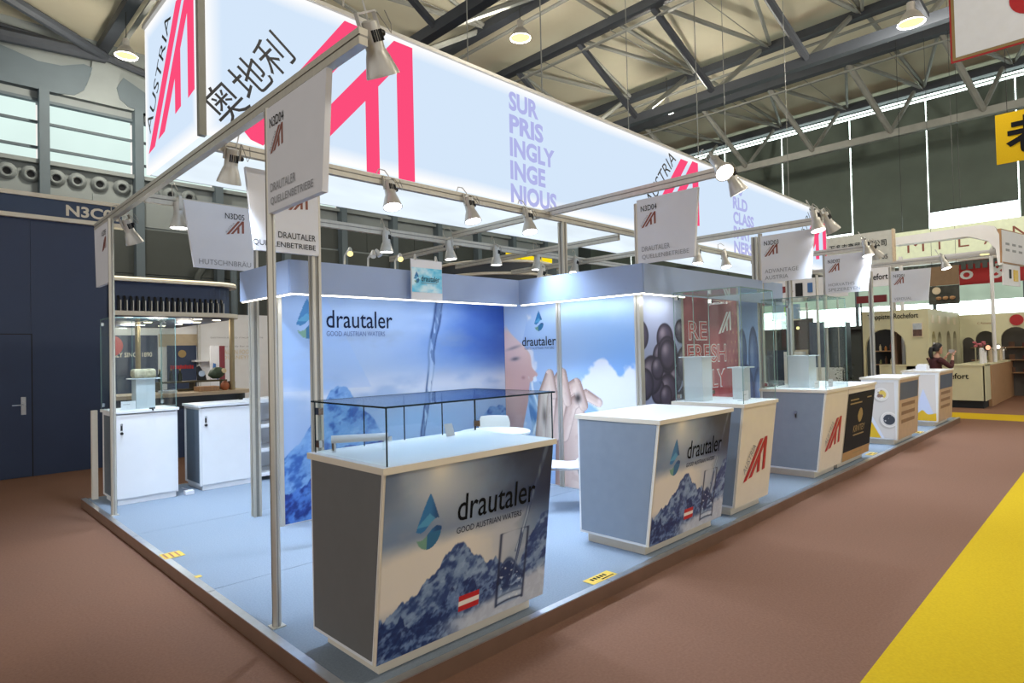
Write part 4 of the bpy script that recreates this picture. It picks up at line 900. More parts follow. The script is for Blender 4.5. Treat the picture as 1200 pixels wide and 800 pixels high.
bx = thing('tissue_box', 'white box standing on the last counter beside the person', 'box', (14.5, 3.0, 1.08))
MB().box(14.42, 14.72, 2.84, 3.02, 1.081, 1.17).build('carton', M['sign'], bx, bevel=.004); MB().box(14.44, 14.70, 2.86, 3.0, 1.17, 1.20).build('lid', M['white'], bx, bevel=.004)

# things inside the tall cases
def dplinth(x, y, w, d, z0, z1, lab):
    t = thing('display_plinth', lab, 'display plinth', (x, y, z0)); z0 += .001
    box('shell', x - w/2, x + w/2, y - d/2, y + d/2, z0, z1 - .012, M['acryl'], t); box('cap', x - w/2 - .05, x + w/2 + .05, y - d/2 - .03, y + d/2 + .03, z1 - .012, z1, M['acryl'], t); return t
dplinth(5.79, 3.12, .20, .20, 1.085, 1.54, 'frosted plinth at the left of the tall case in front of the strawberry panel')
dplinth(6.17, 2.84, .13, .13, 1.085, 1.42, 'narrow frosted plinth with a wide cap before the strawberry panel')
def card(x, y, z, w, lab):
    t = thing('card_holder', lab, 'card', (x, y, z)); MB().prism([(0, .001), (w, .001), (w, .10), (0, .10)], (x, y, z), FU, UP, .003).build('card', M['sign'], t)
    box('print_line', x + .02, x + w * .6, y - .0035, y - .003, z + .06, z + .065, M['txtgrey'], t); box('base', x, x + w, y + .002, y + .05, z + .001, z + .005, M['acryl'], t); return t
card(5.92, 2.72, 1.085, .14, 'small white card between the two frosted plinths of the tall case')
dplinth(8.30, 3.0, .26, .26, 1.085, 1.50, 'frosted plinth inside the tall case by the black and gold front')
card(8.00, 2.75, 1.085, .17, 'left small white card in the tall case by the black and gold front'); card(8.40, 2.72, 1.085, .17, 'right small white card in the tall case by the black and gold front')

# ------------------------------------------------------------------ cabinets at the far left
def cabinet(x0, x1, y0, y1, lab, name='white_cabinet'):
    t = thing(name, lab, 'cabinet', ((x0 + x1) / 2, (y0 + y1) / 2, 0)); z0, zt, e = .06, 1.03, .018
    for xa in (x0, x1 - e):
        box('side_panel', xa, xa + e, y0 + .002, y1, z0, zt, M['white'], t)
    box('side_infill', x0 - .004, x0, y0 + .03, y1 - .09, z0 + .03, zt - .03, M['dgrey'], t)
    box('back_panel', x0 + e, x1 - e, y1 - e, y1, z0, zt, M['white'], t); box('bottom', x0 + e, x1 - e, y0 + .02, y1 - e, z0, z0 + e, M['white'], t)
    box('plinth', x0 + .03, x1 - .02, y0 + .02, y1 - .02, .001, z0, M['white'], t)
    d = MB().box(x0 + .02, x1 - .02, y0 - .004, y0 + .014, z0 + .012, zt - .012).build('door', M['white'], t, bevel=.002)
    MB().lathe([(.012, 0), (.012, .012)], (x0 + .07, y0 - .004, zt - .12), (0, -1, 0), 10).build('lock', M['chrome'], d); MB().lathe([(.016, 0), (.016, .02), (.01, .024)], (x0 + .07, y0 - .004, zt - .22), (0, -1, 0), 10).build('knob', M['black'], d)
    box('key_plate', x0 + .06, x0 + .08, y0 - .008, y0 - .004, zt - .19, zt - .13, M['black'], d)
    MB().box(x0 - .02, x1 + .015, y0 - .02, y1 + .02, zt + .001, 1.062).build('worktop', M['white'], t, bevel=.002); return t
cabinet(1.68, 2.33, 8.05, 8.62, 'white cabinet behind the far left post with a tall glass case on it')
cabinet(2.60, 3.28, 8.12, 8.70, 'white cabinet with a dark blue side, between the far left cabinet and the shelf unit')
glass_case('tall_glass_case', 1.67, 2.32, 8.06, 8.62, 1.062, 2.12, 'tall glass case on the far left cabinet in front of the navy wall')
dplinth(2.05, 8.36, .20, .2, 1.062, 1.42, 'frosted plinth in the far left glass case carrying a stone block')
blk = thing('stone_block', 'rough beige block on the frosted plinth in the far left glass case', 'block', (2.05, 8.36, 1.421))
b_ = MB().box(1.93, 2.17, 8.26, 8.46, 1.421, 1.53).build('block', mat('rough_stone', '#b1a68c', .9, 0, .3, 20, bump=.8), blk, bevel=.03)
card(1.78, 8.2, 1.062, .15, 'small white card in the far left glass case'); 
kl = thing('case_lock', 'small dark lock on the front edge of the far left cabinet top', 'lock', (2.06, 8.07, 1.063)); MB().box(2.03, 2.09, 8.035, 8.05, 1.064, 1.08).lathe([(.01, 0), (.01, .04)], (2.06, 8.04, 1.074), (0, -1, -.6), 8).build('body', M['black'], kl)
sh = thing('shelf_unit', 'white open shelf unit seen between the posts right of the cabinets', 'shelf', (3.6, 8.4, 0))
box('back', 3.32, 3.95, 8.66, 8.68, .03, 1.06, M['whitem'], sh); box('side', 3.32, 3.338, 8.14, 8.66, .001, 1.06, M['white'], sh); box('side', 3.932, 3.95, 8.14, 8.66, .001, 1.06, M['white'], sh)
for z in (.06, .38, .70, 1.035): box('shelf', 3.338, 3.932, 8.14, 8.66, z, z + .045, M['white'], sh)
ws = thing('power_socket', 'small white power socket on the carpet between the two left cabinets', 'socket', (2.45, 8.02, 0)); MB().box(2.40, 2.50, 8.02, 8.10, .001, .05).build('body', M['sign'], ws, bevel=.006); MB().tube([(2.5, 8.06, .02), (2.53, 8.2, .01), (2.5, 8.5, .008)], .006, 5).build('cable', M['sign'], ws)
lp = thing('leaning_panel', 'narrow white board standing at the outer side of the far left cabinet', 'board', (1.62, 8.7, 0)); box('board', 1.58, 1.64, 8.66, 8.72, .001, 1.05, M['edge'], lp)

# ------------------------------------------------------------------ white table and chairs behind the nearest counter
tb = thing('white_table', 'white table seen through the low glass case', 'table', (4.75, 5.05, 0))
MB().lathe([(.40, .72), (.40, .745)], (4.72, 5.05, 0), n=32).build('tabletop', M['white'], tb, bevel=.004)
MB().lathe([(.03, .03), (.03, .72)], (4.72, 5.05, 0), n=14).build('column', M['chrome'], tb, smooth=True); MB().lathe([(.26, .001), (.25, .02), (.03, .04)], (4.72, 5.05, 0), n=24).build('base', M['chrome'], tb, smooth=True)
def chair_proto(loc, rz, lab):
    """white shell chair on four chrome legs, its front towards +x"""
    t = thing('shell_chair', lab, 'chair', (0, 0, 0), 'white shell chairs'); n = 10
    def sheet(prof, wid, th, nm):
        m = MB(); k = len(prof); vs = []
        for s_ in (0, 1):
            for i, (px, pz) in enumerate(prof):
                for j in range(n + 1):
                    u = j / n * 2 - 1; w_ = wid[i]; cur = .035 * u * u
                    dx = prof[min(i+1, k-1)][0] - prof[max(i-1, 0)][0]; dz = prof[min(i+1, k-1)][1] - prof[max(i-1, 0)][1]; L = math.hypot(dx, dz)
                    vs.append((px - dz / L * (-cur + s_ * th), u * w_, pz + dx / L * (cur * .6 - s_ * th)))
        fs = []; N_ = k * (n + 1)
        for i in range(k - 1):
            for j in range(n):
                a = i * (n + 1) + j; q = (a, a + 1, a + n + 2, a + n + 1); fs += [q, tuple(x + N_ for x in q[::-1])]
        for i in range(k - 1):
            for j in (0, n): a = i * (n+1) + j; q = (a, a + n + 1, a + n + 1 + N_, a + N_); fs.append(q)
        for j in range(n):
            for i in (0, k - 1): a = i * (n+1) + j; fs.append((a, a + 1, a + 1 + N_, a + N_))
        return m.add(vs, fs).build(nm, M['white'], t, smooth=True)
    sheet([(.23, .43), (.20, .455), (.1, .455), (-.05, .44), (-.16, .445)], [.19, .205, .215, .21, .20], .012, 'seat')
    sheet([(-.16, .445), (-.20, .48), (-.225, .56), (-.235, .66), (-.255, .76), (-.29, .84)], [.20, .19, .185, .19, .195, .17], .012, 'backrest')
    for sx, sy in ((1, 1), (1, -1), (-1, 1), (-1, -1)):
        MB().tube([(.13 * sx, .14 * sy, .43), (.16 * sx, .17 * sy, .40), (.22 * sx, .20 * sy, .001)], .010, 8).build('leg', M['chrome'], t, smooth=True)
    MB().tube([(.15, .16, .41), (.15, -.16, .41), (-.15, -.16, .41), (-.15, .16, .41), (.15, .16, .41)], .008, 6).build('seat_frame', M['chrome'], t)
    t.location = loc; t.rotation_euler = (0, 0, rz); return t
ch = chair_proto((4.93, 4.22, 0), R(135), 'white shell chair with chrome legs beside the seam post, seen from the side')
dup(ch, (5.05, 5.42, 0), (0, 0, R(-135)), 'white shell chair behind the white table, only its back showing through the glass')

# ------------------------------------------------------------------ navy booth on the left
nb = thing('navy_booth_wall', 'tall dark navy booth wall with two cream lines and a hidden door at the left edge', 'booth wall', (0, 11.9, FZ))
for k in range(6): box('wall_panel', -3.6 + k * 1.0 + .002, -2.6 + k * 1.0 - .002, 11.9, 12.0, FZ, 3.86, M['navy'], nb)
box('fascia_board', -3.6, 2.62, 11.86, 12.0, 3.93, 4.20, M['navy2'], nb)
for z in (3.86, 4.20): box('cream_line', -3.6, 2.66, 11.83, 12.0, z, z + .065, M['cream'], nb)
text('N3C01', (1.85, 11.86, 3.965), FU, UP, .72, .18, M['cream'], nb, .03, .004)
dr = MB().box(.52, 1.40, 11.885, 11.9, FZ + .01, 2.07).build('door', M['navy'], nb)
h_ = MB().box(1.27, 1.33, 11.872, 11.885, .85, 1.12).tube([(1.30, 11.872, 1.0), (1.30, 11.84, 1.0), (1.16, 11.84, 1.0)], .011, 6).build('handle', M['chrome'], dr)
for a in ((.505, .52, FZ, 2.085), (1.40, 1.415, FZ, 2.085), (.505, 1.415, 2.07, 2.085)): box('door_gap', a[0], a[1], 11.893, 11.9, a[2], a[3], M['dark'], nb)
S2 = box('end_panel', 2.40, 2.46, 12.0, 13.4, FZ, 3.86, M['navy'], nb)

# Italian booth: canopy with hooks, counter, shelves
ib = thing('booth_canopy', 'navy canopy with lit cream rim and a row of dark hooks', 'canopy', (3.5, 12, 2.4))
def rounded(x0, x1, y0, y1, r): 
    return [(x0, y0)] + [(x1 - r + r * math.sin(a), y0 + r - r * math.cos(a)) for a in [k * math.pi / 16 for k in range(9)]] + [(x1, y1), (x0, y1)]
MB().prism(rounded(2.46, 4.62, 11.82, 16, .5), (0, 0, 2.98), (1, 0, 0), (0, 1, 0), .05).build('top_rim', M['cream'], ib)
MB().prism(rounded(2.46, 4.60, 11.80, 16, .5), (0, 0, 3.03), (1, 0, 0), (0, 1, 0), .02).build('lit_strip', emat('cream_led', '#fff2cf', 1.6), ib)
MB().prism(rounded(2.46, 4.52, 11.92, 15.9, .5), (0, 0, 2.48), (1, 0, 0), (0, 1, 0), .50).build('fascia_body', M['navy'], ib)
MB().prism(rounded(2.46, 4.64, 11.80, 16, .52), (0, 0, 2.40), (1, 0, 0), (0, 1, 0), .075).build('bottom_rim', M['cream'], ib)
MB().prism(rounded(2.46, 4.54, 11.90, 15.9, .5), (0, 0, 2.385), (1, 0, 0), (0, 1, 0), .014).build('soffit', M['navy'], ib)
for k in range(19):
    x = 2.56 + k * .092
    hk = MB().tube([(x, 11.88, 2.48), (x, 11.86, 2.66), (x, 11.9, 2.72), (x + .02, 11.94, 2.66), (x + .02, 11.9, 2.5)], .02, 6).build('hook', M['black'], ib, smooth=True)
    box('plate', x + .024, x + .038, 11.86, 11.9, 2.48, 2.66, M['lampgrey'], hk)
for k, (x, y) in enumerate(((2.75, 12.1), (3.3, 12.1), (3.9, 12.2), (4.3, 12.4), (4.2, 13.2), (4.1, 14), (4.0, 14.8), (3.4, 13.5))):
    MB().lathe([(.07, 0), (.075, .012)], (x, y, 2.372), n=12).build('downlight', emat('downlight_lens', '#fff3d0', 4) if k == 0 else bpy.data.materials['downlight_lens'], ib)
for x, y in ((4.47, 12.1), (3.2, 13.4)): MB().lathe([(.045, 0), (.045, 1.36)], (x, y, 1.04), n=12).build('column', mat('brass_column', '#9b8a6a', .35, .6) if x > 4 else bpy.data.materials['brass_column'], ib, smooth=True)
for x, y in ((3.3, 12.6), (4.1, 13.6), (3.4, 14.9)):
    ld = bpy.data.lights.new('downlight_bulb', 'POINT'); ld.energy = 28; ld.color = (1, .93, .80); ld.shadow_soft_size = .15
    lo = bpy.data.objects.new('downlight_bulb', ld); link(lo, ib); lo.location = Vector((x, y, 2.3)) - OFF[ib.name]
ic = thing('serving_counter', 'wooden topped serving counter with a black band in the booth behind the left cabinets', 'counter', (3.6, 12.2, FZ))
MB().prism(rounded(2.47, 4.78, 11.82, 12.9, .3), (0, 0, .98), (1, 0, 0), (0, 1, 0), .06).build('top', M['wood'], ic)
MB().prism(rounded(2.47, 4.72, 11.9, 12.9, .3), (0, 0, .78), (1, 0, 0), (0, 1, 0), .20).build('black_band', M['black'], ic)
MB().prism(rounded(2.47, 4.70, 11.92, 12.9, .3), (0, 0, FZ), (1, 0, 0), (0, 1, 0), .87).build('body', M['navy'], ic)
iw = thing('display_wall', 'white rear wall with posters, brown lettering and a shelf at the back of the navy booth', 'wall', (4.6, 16, FZ))
box('panel', 2.46, 6.9, 16, 16.1, FZ, 2.75, M['whitem'], iw); box('beige_panel', 4.25, 5.10, 15.98, 16, 1.95, 2.25, mat('beige_board', '#b7a88f', .6), iw)
box('navy_poster', 3.0, 4.22, 15.97, 16, .9, 2.22, M['navy'], iw); box('navy_poster', 4.42, 5.06, 15.97, 16, .9, 1.98, M['navy'], iw)
text('ITALY SINCE 1890', (3.22, 15.965, 1.72), FU, UP, .88, .11, M['cream'], iw, .02)
MB().lathe([(.24, 0), (.24, .01)], (3.28, 15.965, 1.98), (0, -1, 0), 20).build('red_badge', M['red'], iw)
MB().lathe([(.09, 0), (.09, .01)], (4.74, 15.965, 1.78), (0, -1, 0), 16).build('gold_badge', M['gold'], iw); [box('red_mark', 4.48 + .052 * k_, 4.52 + .052 * k_, 15.962, 15.968, 1.42, 1.51 - .012 * (k_ % 2), M['red'], iw) for k_ in range(10)]
text('Are you ready for an', (5.45, 15.99, 1.92), FU, UP, .9, .05, M['txtgrey'], iw); text('ITALIAN FOOD', (5.62, 15.99, 1.75), FU, UP, .80, .11, M['bone'], iw); text('JOURNEY?', (5.62, 15.99, 1.60), FU, UP, .70, .11, M['bone'], iw)
text('DISTINGUISHED ITALIAN TASTE', (5.40, 15.99, 2.15), FU, UP, 1.3, .035, M['txtgrey'], iw)
box('wall_shelf', 4.95, 5.55, 15.7, 16, 1.58, 1.62, M['whitem'], iw); box('post', 5.08, 5.14, 15.9, 15.97, FZ, 2.7, M['lampgrey'], iw)
st = thing('standing_sign', 'narrow white standing sign with a blue figure and a dark red side', 'sign', (5.3, 14, 1)); box('white_face', 4.72, 4.90, 14, 14.05, 1.05, 1.92, M['sign'], st); box('red_side', 4.90, 5.02, 14, 14.1, 1.05, 1.92, mat('maroon_board', '#7c2b36', .5), st)
MB().prism([(.02, .1), (.08, .12), (.13, .02), (.15, .05), (.09, .2), (.1, .38), (.04, .4)], (4.73, 13.998, 1.15), FU, UP, .002).build('blue_figure', mat('blue_ink', '#3d6fb0', .5), st)
box('stand', 4.7, 5.04, 13.95, 14.15, FZ, 1.05, M['navy'], st)
# things on the serving counter
def lump(name, lab, cat, loc, prof, m_, ax=(0, 0, 1), n=14, sc=None):
    t = thing(name, lab, cat, loc); MB().lathe(prof, loc, ax, n).build('body', m_, t, smooth=True); return t
box_ = thing('wooden_board', 'pale wooden board lying on the serving counter', 'board', (4.03, 12.15, 1.041)); MB().box(3.84, 4.2, 12.0, 12.3, 1.042, 1.13).build('board', M['woodw'], box_, bevel=.008)
jar = lump('clay_pot', 'round orange clay pot on the serving counter', 'pot', (4.33, 12.1, 1.041), [(.04, 0), (.075, .04), (.08, .09), (.06, .14), (.045, .15)], mat('terracotta', '#a05a35', .5)); MB().lathe([(.05, .15), (.05, .16), (.02, .18)], (4.33, 12.1, 1.041), n=12).build('lid', mat('terracotta_lid', '#8a4a2c', .5), jar)
rk = thing('display_rack', 'low dark wooden rack along the serving counter', 'rack', (4.2, 12.6, 1.041))
for z in (1.05, 1.20): box('rail', 3.3, 4.5, 12.45, 12.75, z, z + .03, mat('dark_olive_wood', '#4d452c', .6) if z < 1.1 else bpy.data.materials['dark_olive_wood'], rk)
for x in (3.32, 3.9, 4.46): box('upright', x, x + .03, 12.46, 12.74, 1.08, 1.20, bpy.data.materials['dark_olive_wood'], rk)
mtl = mat('dark_bottle', '#2a3328', .2)
for k, x in enumerate((3.36, 3.55, 3.70)): 
    g_ = lump('bottle', 'dark bottle standing on the dark wooden rack, %s' % ('first', 'second', 'third')[k] + ' from the left', 'bottle', (x, 12.6, 1.231), [(.035, 0), (.036, .12), (.015, .17), (.014, .22)], mtl, n=10); MB().lathe([(.016, .2), (.016, .235)], (x, 12.6, 1.231), n=8).build('cap', M['gold'], g_)
ham = thing('ham', 'dark rounded cured ham on the rack beside the brass column', 'food', (4.36, 12.6, 1.231)); MB().lathe([(.02, -.16), (.09, -.1), (.12, 0), (.09, .1), (.03, .16)], (4.36, 12.6, 1.36), (1, 0, .25), 14).build('body', mat('green_dark_skin', '#3f5142', .5, 0, .3, 20), ham, smooth=True); MB().lathe([(.05, 0), (.05, .02)], (4.46, 12.52, 1.40), (.4, -1, .2), 12).build('cut_face', mat('pale_fat', '#d8c7a0', .5), ham)
sl_ = thing('meat_slicer', 'small black slicer standing on the rack', 'slicer', (4.05, 12.6, 1.231)); MB().prism([(0, 0), (.16, 0), (.14, .1), (.03, .28), (-.02, .26)], (4.0, 12.6, 1.232), FU, UP, .04).build('body', M['black'], sl_); MB().lathe([(.06, 0), (.06, .01)], (4.07, 12.56, 1.36), (0, -1, 0), 14).build('blade', M['chrome'], sl_)
wr2 = thing('weighing_scale', 'small white scale on the serving counter near the glass case', 'scale', (3.35, 12.1, 1.041)); MB().box(3.22, 3.48, 12.0, 12.2, 1.042, 1.09).build('body', M['sign'], wr2, bevel=.01); box('tray', 3.24, 3.46, 12.02, 12.18, 1.09, 1.10, M['chrome'], wr2)
dj = thing('dark_jar', 'dark brown square jar at the right end of the serving counter', 'jar', (4.52, 12.3, 1.041)); MB().box(4.47, 4.58, 12.25, 12.35, 1.042, 1.20).build('body', mat('brown_jar', '#4a2f22', .4), dj, bevel=.01); box('label', 4.49, 4.56, 12.247, 12.25, 1.08, 1.15, M['bone'], dj)

# drum with lit rings above the fascia
drm = thing('round_sign_drum', 'dark round overhead drum with pale rings and yellow lit lettering above the fascia', 'sign', (13.2, 13.2, 3.4))
MB().lathe([(1.9, 0), (1.9, .95)], (13.2, 13.9, 3.3), n=40).build('drum', mat('drum_dark', '#2c333c', .5), drm, smooth=True)
for z in (3.5, 3.83, 4.18): MB().lathe([(1.91, 0), (1.96, .02), (1.96, .07), (1.91, .09)], (13.2, 13.9, z), n=40, cap=False).build('ring', M['cream'], drm, smooth=True)
for k, a in enumerate((-118, -104, -90, -76)):
    x, y = 13.2 + 1.85 * math.cos(R(a)), 13.9 + 1.85 * math.sin(R(a)); MB().bar((x - .21 * math.sin(R(a + 180)), y + .21 * math.cos(R(a + 180)), 4.38), (x + .21 * math.sin(R(a + 180)), y - .21 * math.cos(R(a + 180)), 4.38), .05, .18).build('lit_letter', emat('yellow_lit', '#ffe11a', 1.0) if k == 0 else bpy.data.materials['yellow_lit'], drm)
for a in (-140, -40): x, y = 13.2 + 1.7 * math.cos(R(a)), 13.9 + 1.7 * math.sin(R(a)); MB().tube([(x, y, FZ), (x, y, 3.3)], .06, 8).build('post', M['lampgrey'], drm)

# ------------------------------------------------------------------ booths far along the aisle
sb = thing('snack_booth', 'dark far booth with navy walls and a brown lit shop front seen between the posts', 'booth', (21, 7, FZ))
box('navy_panel', 20, 20.06, 7.66, 8.3, FZ, 1.5, M['navy'], sb); box('brown_wall', 20.4, 20.46, 7.0, 8.0, FZ, 2.5, mat('dark_brown_wall', '#3a2f2a', .6), sb)
box('poster', 20.35, 20.4, 7.15, 7.55, 1.1, 1.5, M['bone'], sb); box('poster', 20.34, 20.4, 7.62, 7.95, 1.6, 2.3, mat('dark_poster', '#50302e', .5), sb)
box('white_cabinet', 19.6, 20.1, 7.13, 7.62, FZ, 1.45, M['white'], sb); box('navy_cabinet', 20, 20.4, 6.55, 6.98, FZ, 2.35, M['navy'], sb); box('navy_cabinet', 20.2, 20.6, 5.98, 6.45, FZ, 2.32, mat('slate_cabinet', '#3f4b58', .5), sb)
box('low_cabinet', 19.8, 20, 6.0, 7.0, FZ, .95, M['white'], sb)
lg = box('lit_sign', 20.0, 20.2, 7.3, 8.1, 2.48, 2.95, mat('blue_grey_sign', '#8aa6c6', .5), sb); box('green_patch', 19.98, 20, 7.55, 7.72, 2.58, 2.88, mat('lime', '#9dcb3a', .5), sb); box('lit_edge', 19.98, 20.2, 7.28, 8.12, 2.44, 2.48, M['cream'], sb)
for y in (7.2, 7.8): MB().tube([(20.5, y, FZ), (20.5, y, 3.0)], .04, 6).build('post', M['lampgrey'], sb)
MB().lathe([(.05, 0), (.05, .02)], (20.38, 7.45, 2.2), (-1, 0, 0), 10).build('lit_lamp', M['warm'], sb)
ob = thing('overhead_banner', 'white overhead banner with dark red and blue marks behind the third hanging sign', 'banner', (20.2, 7.3, 3.1)); box('board', 20.2, 20.25, 5.9, 8.3, 3.1, 3.75, M['sign'], ob)
MB().prism([(0, .2), (.3, .24), (.45, .1), (.5, .25), (.46, .42), (.1, .44)], (20.19, 8.0, 3.12), (0, -1, 0), UP, .005).build('red_mark', mat('maroon_ink', '#7a2a2c', .5), ob); box('dark_mark', 20.18, 20.19, 7.2, 7.42, 3.2, 3.62, M['dark'], ob); box('blue_mark', 20.18, 20.19, 6.9, 7.05, 3.3, 3.6, mat('blue_mark', '#3f6aa5', .5), ob)
for y in (6.2, 8.1): MB().tube([(20.22, y, FZ), (20.22, y, 3.1)], .03, 6).build('post', M['lampgrey'], ob)
pt = thing('potted_shrub', 'dark leafy potted shrub between the far cabinets and the cream arched booth', 'plant', (19.2, 5.85, FZ))
MB().lathe([(.13, 0), (.18, .35), (.17, .35)], (19.2, 5.8, FZ), n=12).build('pot', M['black'], pt, smooth=True)
lm = MB(); rg = random.Random(3)
for k in range(110):
    a, r_, z = rg.uniform(0, 6.28), rg.uniform(.02, .30), rg.uniform(.3, 1.05); p = V(19.2 + r_ * math.cos(a), 5.8 + r_ * math.sin(a), z); d = V(rg.uniform(-1, 1), rg.uniform(-1, 1), rg.uniform(-.3, .8)).normalized() * .09; s_ = d.cross(V(0, 0, 1)).normalized() * .03
    lm.quad(p, p + d * .5 + s_, p + d, p + d * .5 - s_)
lm.build('leaves', mat('dark_leaf', '#22301f', .5), pt)['kind'] = 'stuff'
MB().tube([(19.2, 5.8, .2), (19.2, 5.8, .9)], .02, 6).build('stem', M['black'], pt)

# cream arched booth
ab = thing('arched_booth', 'pale cream green booth with dark arched openings and black lettering', 'booth', (20, 4.4, FZ))
def arch_wall(O, U, wid, hgt, openings, th, nm):
    """wall made of piers and arch heads so that every opening is a real hole; openings: (centre, half width, spring height, sill, pointed)"""
    m = MB(); O, U = V(O), V(U); x = 0
    for c, hw, sp, sill, pk in openings:
        m.prism([(x, 0), (c - hw, 0), (c - hw, hgt), (x, hgt)], O, U, UP, th)
        if sill > 0: m.prism([(c - hw, 0), (c + hw, 0), (c + hw, sill), (c - hw, sill)], O, U, UP, th)
        rise = hw * pk; N_ = 10
        pts = [(c - hw * math.cos(math.pi * k / N_), sp + rise * math.sin(math.pi * k / N_)) for k in range(N_ + 1)]
        for p, q in zip(pts, pts[1:]): m.prism([p, q, (q[0], hgt), (p[0], hgt)], O, U, UP, th)
        x = c + hw
    m.prism([(x, 0), (wid, 0), (wid, hgt), (x, hgt)], O, U, UP, th)
    return m.build(nm, M['greenc'], ab)
arch_wall((19.7, 5.42, FZ), (0, -1, 0), 1.60, 2.66, [(.58, .50, 1.62, 0, 1.05)], -.12, 'front_wall')
arch_wall((19.72, 3.80, FZ), (1, 0, 0), 4.4, 2.66, [(.62, .27, 1.75, .0, 1.1), (1.38, .27, 1.75, 0, 1.1), (2.62, .30, 1.75, 0, 1.1), (3.55, .30, 1.75, 0, 1.1)], .0 - .12, 'side_wall')
arch_wall((24.2, 3.9, FZ), (0, -1, 0), 3.1, 2.60, [(.30, .16, 1.7, 0, 1.1), (.74, .26, 1.78, 0, 1.1), (1.48, .36, 1.78, 0, 1.05), (2.4, .36, 1.78, 0, 1.05)], -.12, 'rear_wall')
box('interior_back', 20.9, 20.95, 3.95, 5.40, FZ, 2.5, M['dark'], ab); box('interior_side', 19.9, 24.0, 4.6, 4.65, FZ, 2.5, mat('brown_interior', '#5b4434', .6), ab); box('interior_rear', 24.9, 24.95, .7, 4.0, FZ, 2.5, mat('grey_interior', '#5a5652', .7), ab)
for z in (.6, 1.0, 1.4): box('shelf', 20.5, 20.9, 4.4, 5.35, z, z + .025, M['woodw'], ab); box('shelf', 24.6, 24.9, 1.0, 3.6, z + .02, z + .045, M['woodw'], ab)
for k in range(4): box('wood_leaf', 19.95 + (.0, .76, 2.0, 2.93)[k] + .04, 19.95 + (.0, .76, 2.0, 2.93)[k] + .36, 3.86, 3.885, FZ, 1.95, M['woodw'], ab); box('wall_picture', 20.1 + (.0, .85, 2.1, 3.0)[k], 20.4 + (.0, .85, 2.1, 3.0)[k], 3.79, 3.8, 2.18, 2.4, M['bone'], ab)
text('Trappistes Rochefort', (19.695, 5.26, 2.28), (0, -1, 0), UP, 1.24, .19, M['ink'], ab, .012)
box('picture', 19.67, 19.69, 3.92, 4.17, 1.79, 2.19, M['bone'], ab); box('picture_print', 19.66, 19.67, 3.94, 4.15, 1.82, 2.0, mat('food_picture', '#5a4036', .5, 0, .4, 12), ab); box('picture_print', 19.66, 19.67, 3.94, 4.15, 2.0, 2.17, mat('pale_picture', '#a9b3bd', .5, 0, .2, 12), ab)
MB().lathe([(.17, 0), (.17, .01)], (24.19, 2.38, 2.27), (-1, 0, 0), 16).build('red_badge', M['red'], ab); text('C. Rousseau', (24.195, 3.35, 2.18), (0, -1, 0), UP, .38, .06, M['bronze'], ab)
pc = [mat('pack_%s' % n_, h, .5) for n_, h in (('orange', '#b87c3c'), ('olive', '#7c8052'), ('cream', '#cbbf9c'), ('maroon', '#6e2c2c'), ('brown', '#5c3d2a'))]
cnt = 0; ORD = ('first', 'second', 'third', 'fourth', 'fifth', 'sixth', 'seventh')
for z in (.625, 1.025, 1.425):
    for k in range(6):
        y = 4.5 + k * .14; hh = .14 + .05 * ((k * 7 + int(z * 10)) % 3)
        t = thing('bottle', '%s bottle, %s from the left on the %s shelf in the big dark arch' % (('orange', 'olive', 'cream', 'maroon', 'brown')[(k + cnt) % 5], ORD[5 - k], {.625: 'lowest', 1.025: 'middle', 1.425: 'top'}[z]), 'bottle', (20.65, y, z + .001), 'bottles in the big arch'); MB().lathe([(.032, 0), (.032, hh * .65), (.012, hh * .85), (.012, hh)], (20.65, y, z + .001), n=8).build('glass_body', pc[(k + cnt) % 5], t); cnt += 1
for z in (.645, 1.045, 1.445):
    for k in range(7):
        y = 1.25 + k * .33; t = thing('packet', '%s food packet, %s from the right on the %s shelf behind the rear arches' % (('orange', 'olive', 'cream', 'maroon', 'brown')[k % 5], ORD[k], {.645: 'lowest', 1.045: 'middle', 1.445: 'top'}[z]), 'packet', (24.7, y, z + .001), 'packets in the rear arches'); MB().box(24.66, 24.74, y - .07, y + .07, z + .001, z + .12 + .04 * (k % 3)).build('pack', pc[k % 5], t)
bc = thing('booth_counter', 'long cream and wood counter with a dark plinth in front of the arched booth', 'counter', (20.5, 3.2, FZ))
box('front_panel', 19.7, 19.75, 2.62, 5.0, .10, 1.03, M['greenc'], bc); box('end_panel', 19.7, 20.5, 2.60, 2.65, .10, 1.03, M['greenc'], bc); box('wood_panel', 20.5, 27.3, 2.58, 2.65, FZ, 1.0, M['woodw'], bc); box('top', 19.68, 27.3, 2.6, 3.3, 1.0, 1.035, M['greenc'], bc)
box('top', 19.68, 20.4, 3.3, 5.0, 1.0, 1.035, M['greenc'], bc); box('plinth', 19.76, 20.5, 2.66, 5.0, FZ, .10, M['dark'], bc)
text('Rochefort', (19.695, 3.75, .66), (0, -1, 0), UP, .80, .15, M['ink'], bc, .015)
for k, (x, c_) in enumerate(((21.2, '#ffb08a'), (23.1, '#fff2dc'), (25.2, '#ffa79a'))):
    t = thing('counter_lamp', ('small round pinkish lamp on a white tap column, nearest', 'small round white lamp on a tap column, middle', 'small round red rimmed lamp on a tap column, farthest')[k], 'lamp', (x, 2.75, 1.036), 'tap column lamps')
    MB().lathe([(.05, 0), (.05, .36), (.03, .38)], (x, 2.80, 1.036), n=10).build('column', M['sign'], t); MB().lathe([(.09, 0), (.09, .03)], (x - .02, 2.74, 1.46), (-.7, -.7, 0), 16).build('rim', M['red'] if k == 2 else M['black'], t); MB().lathe([(.065, 0), (.065, .01)], (x - .045, 2.715, 1.46), (-.7, -.7, 0), 16).build('lit_disc', emat('tap_lit_%d' % k, c_, 1.6), t)
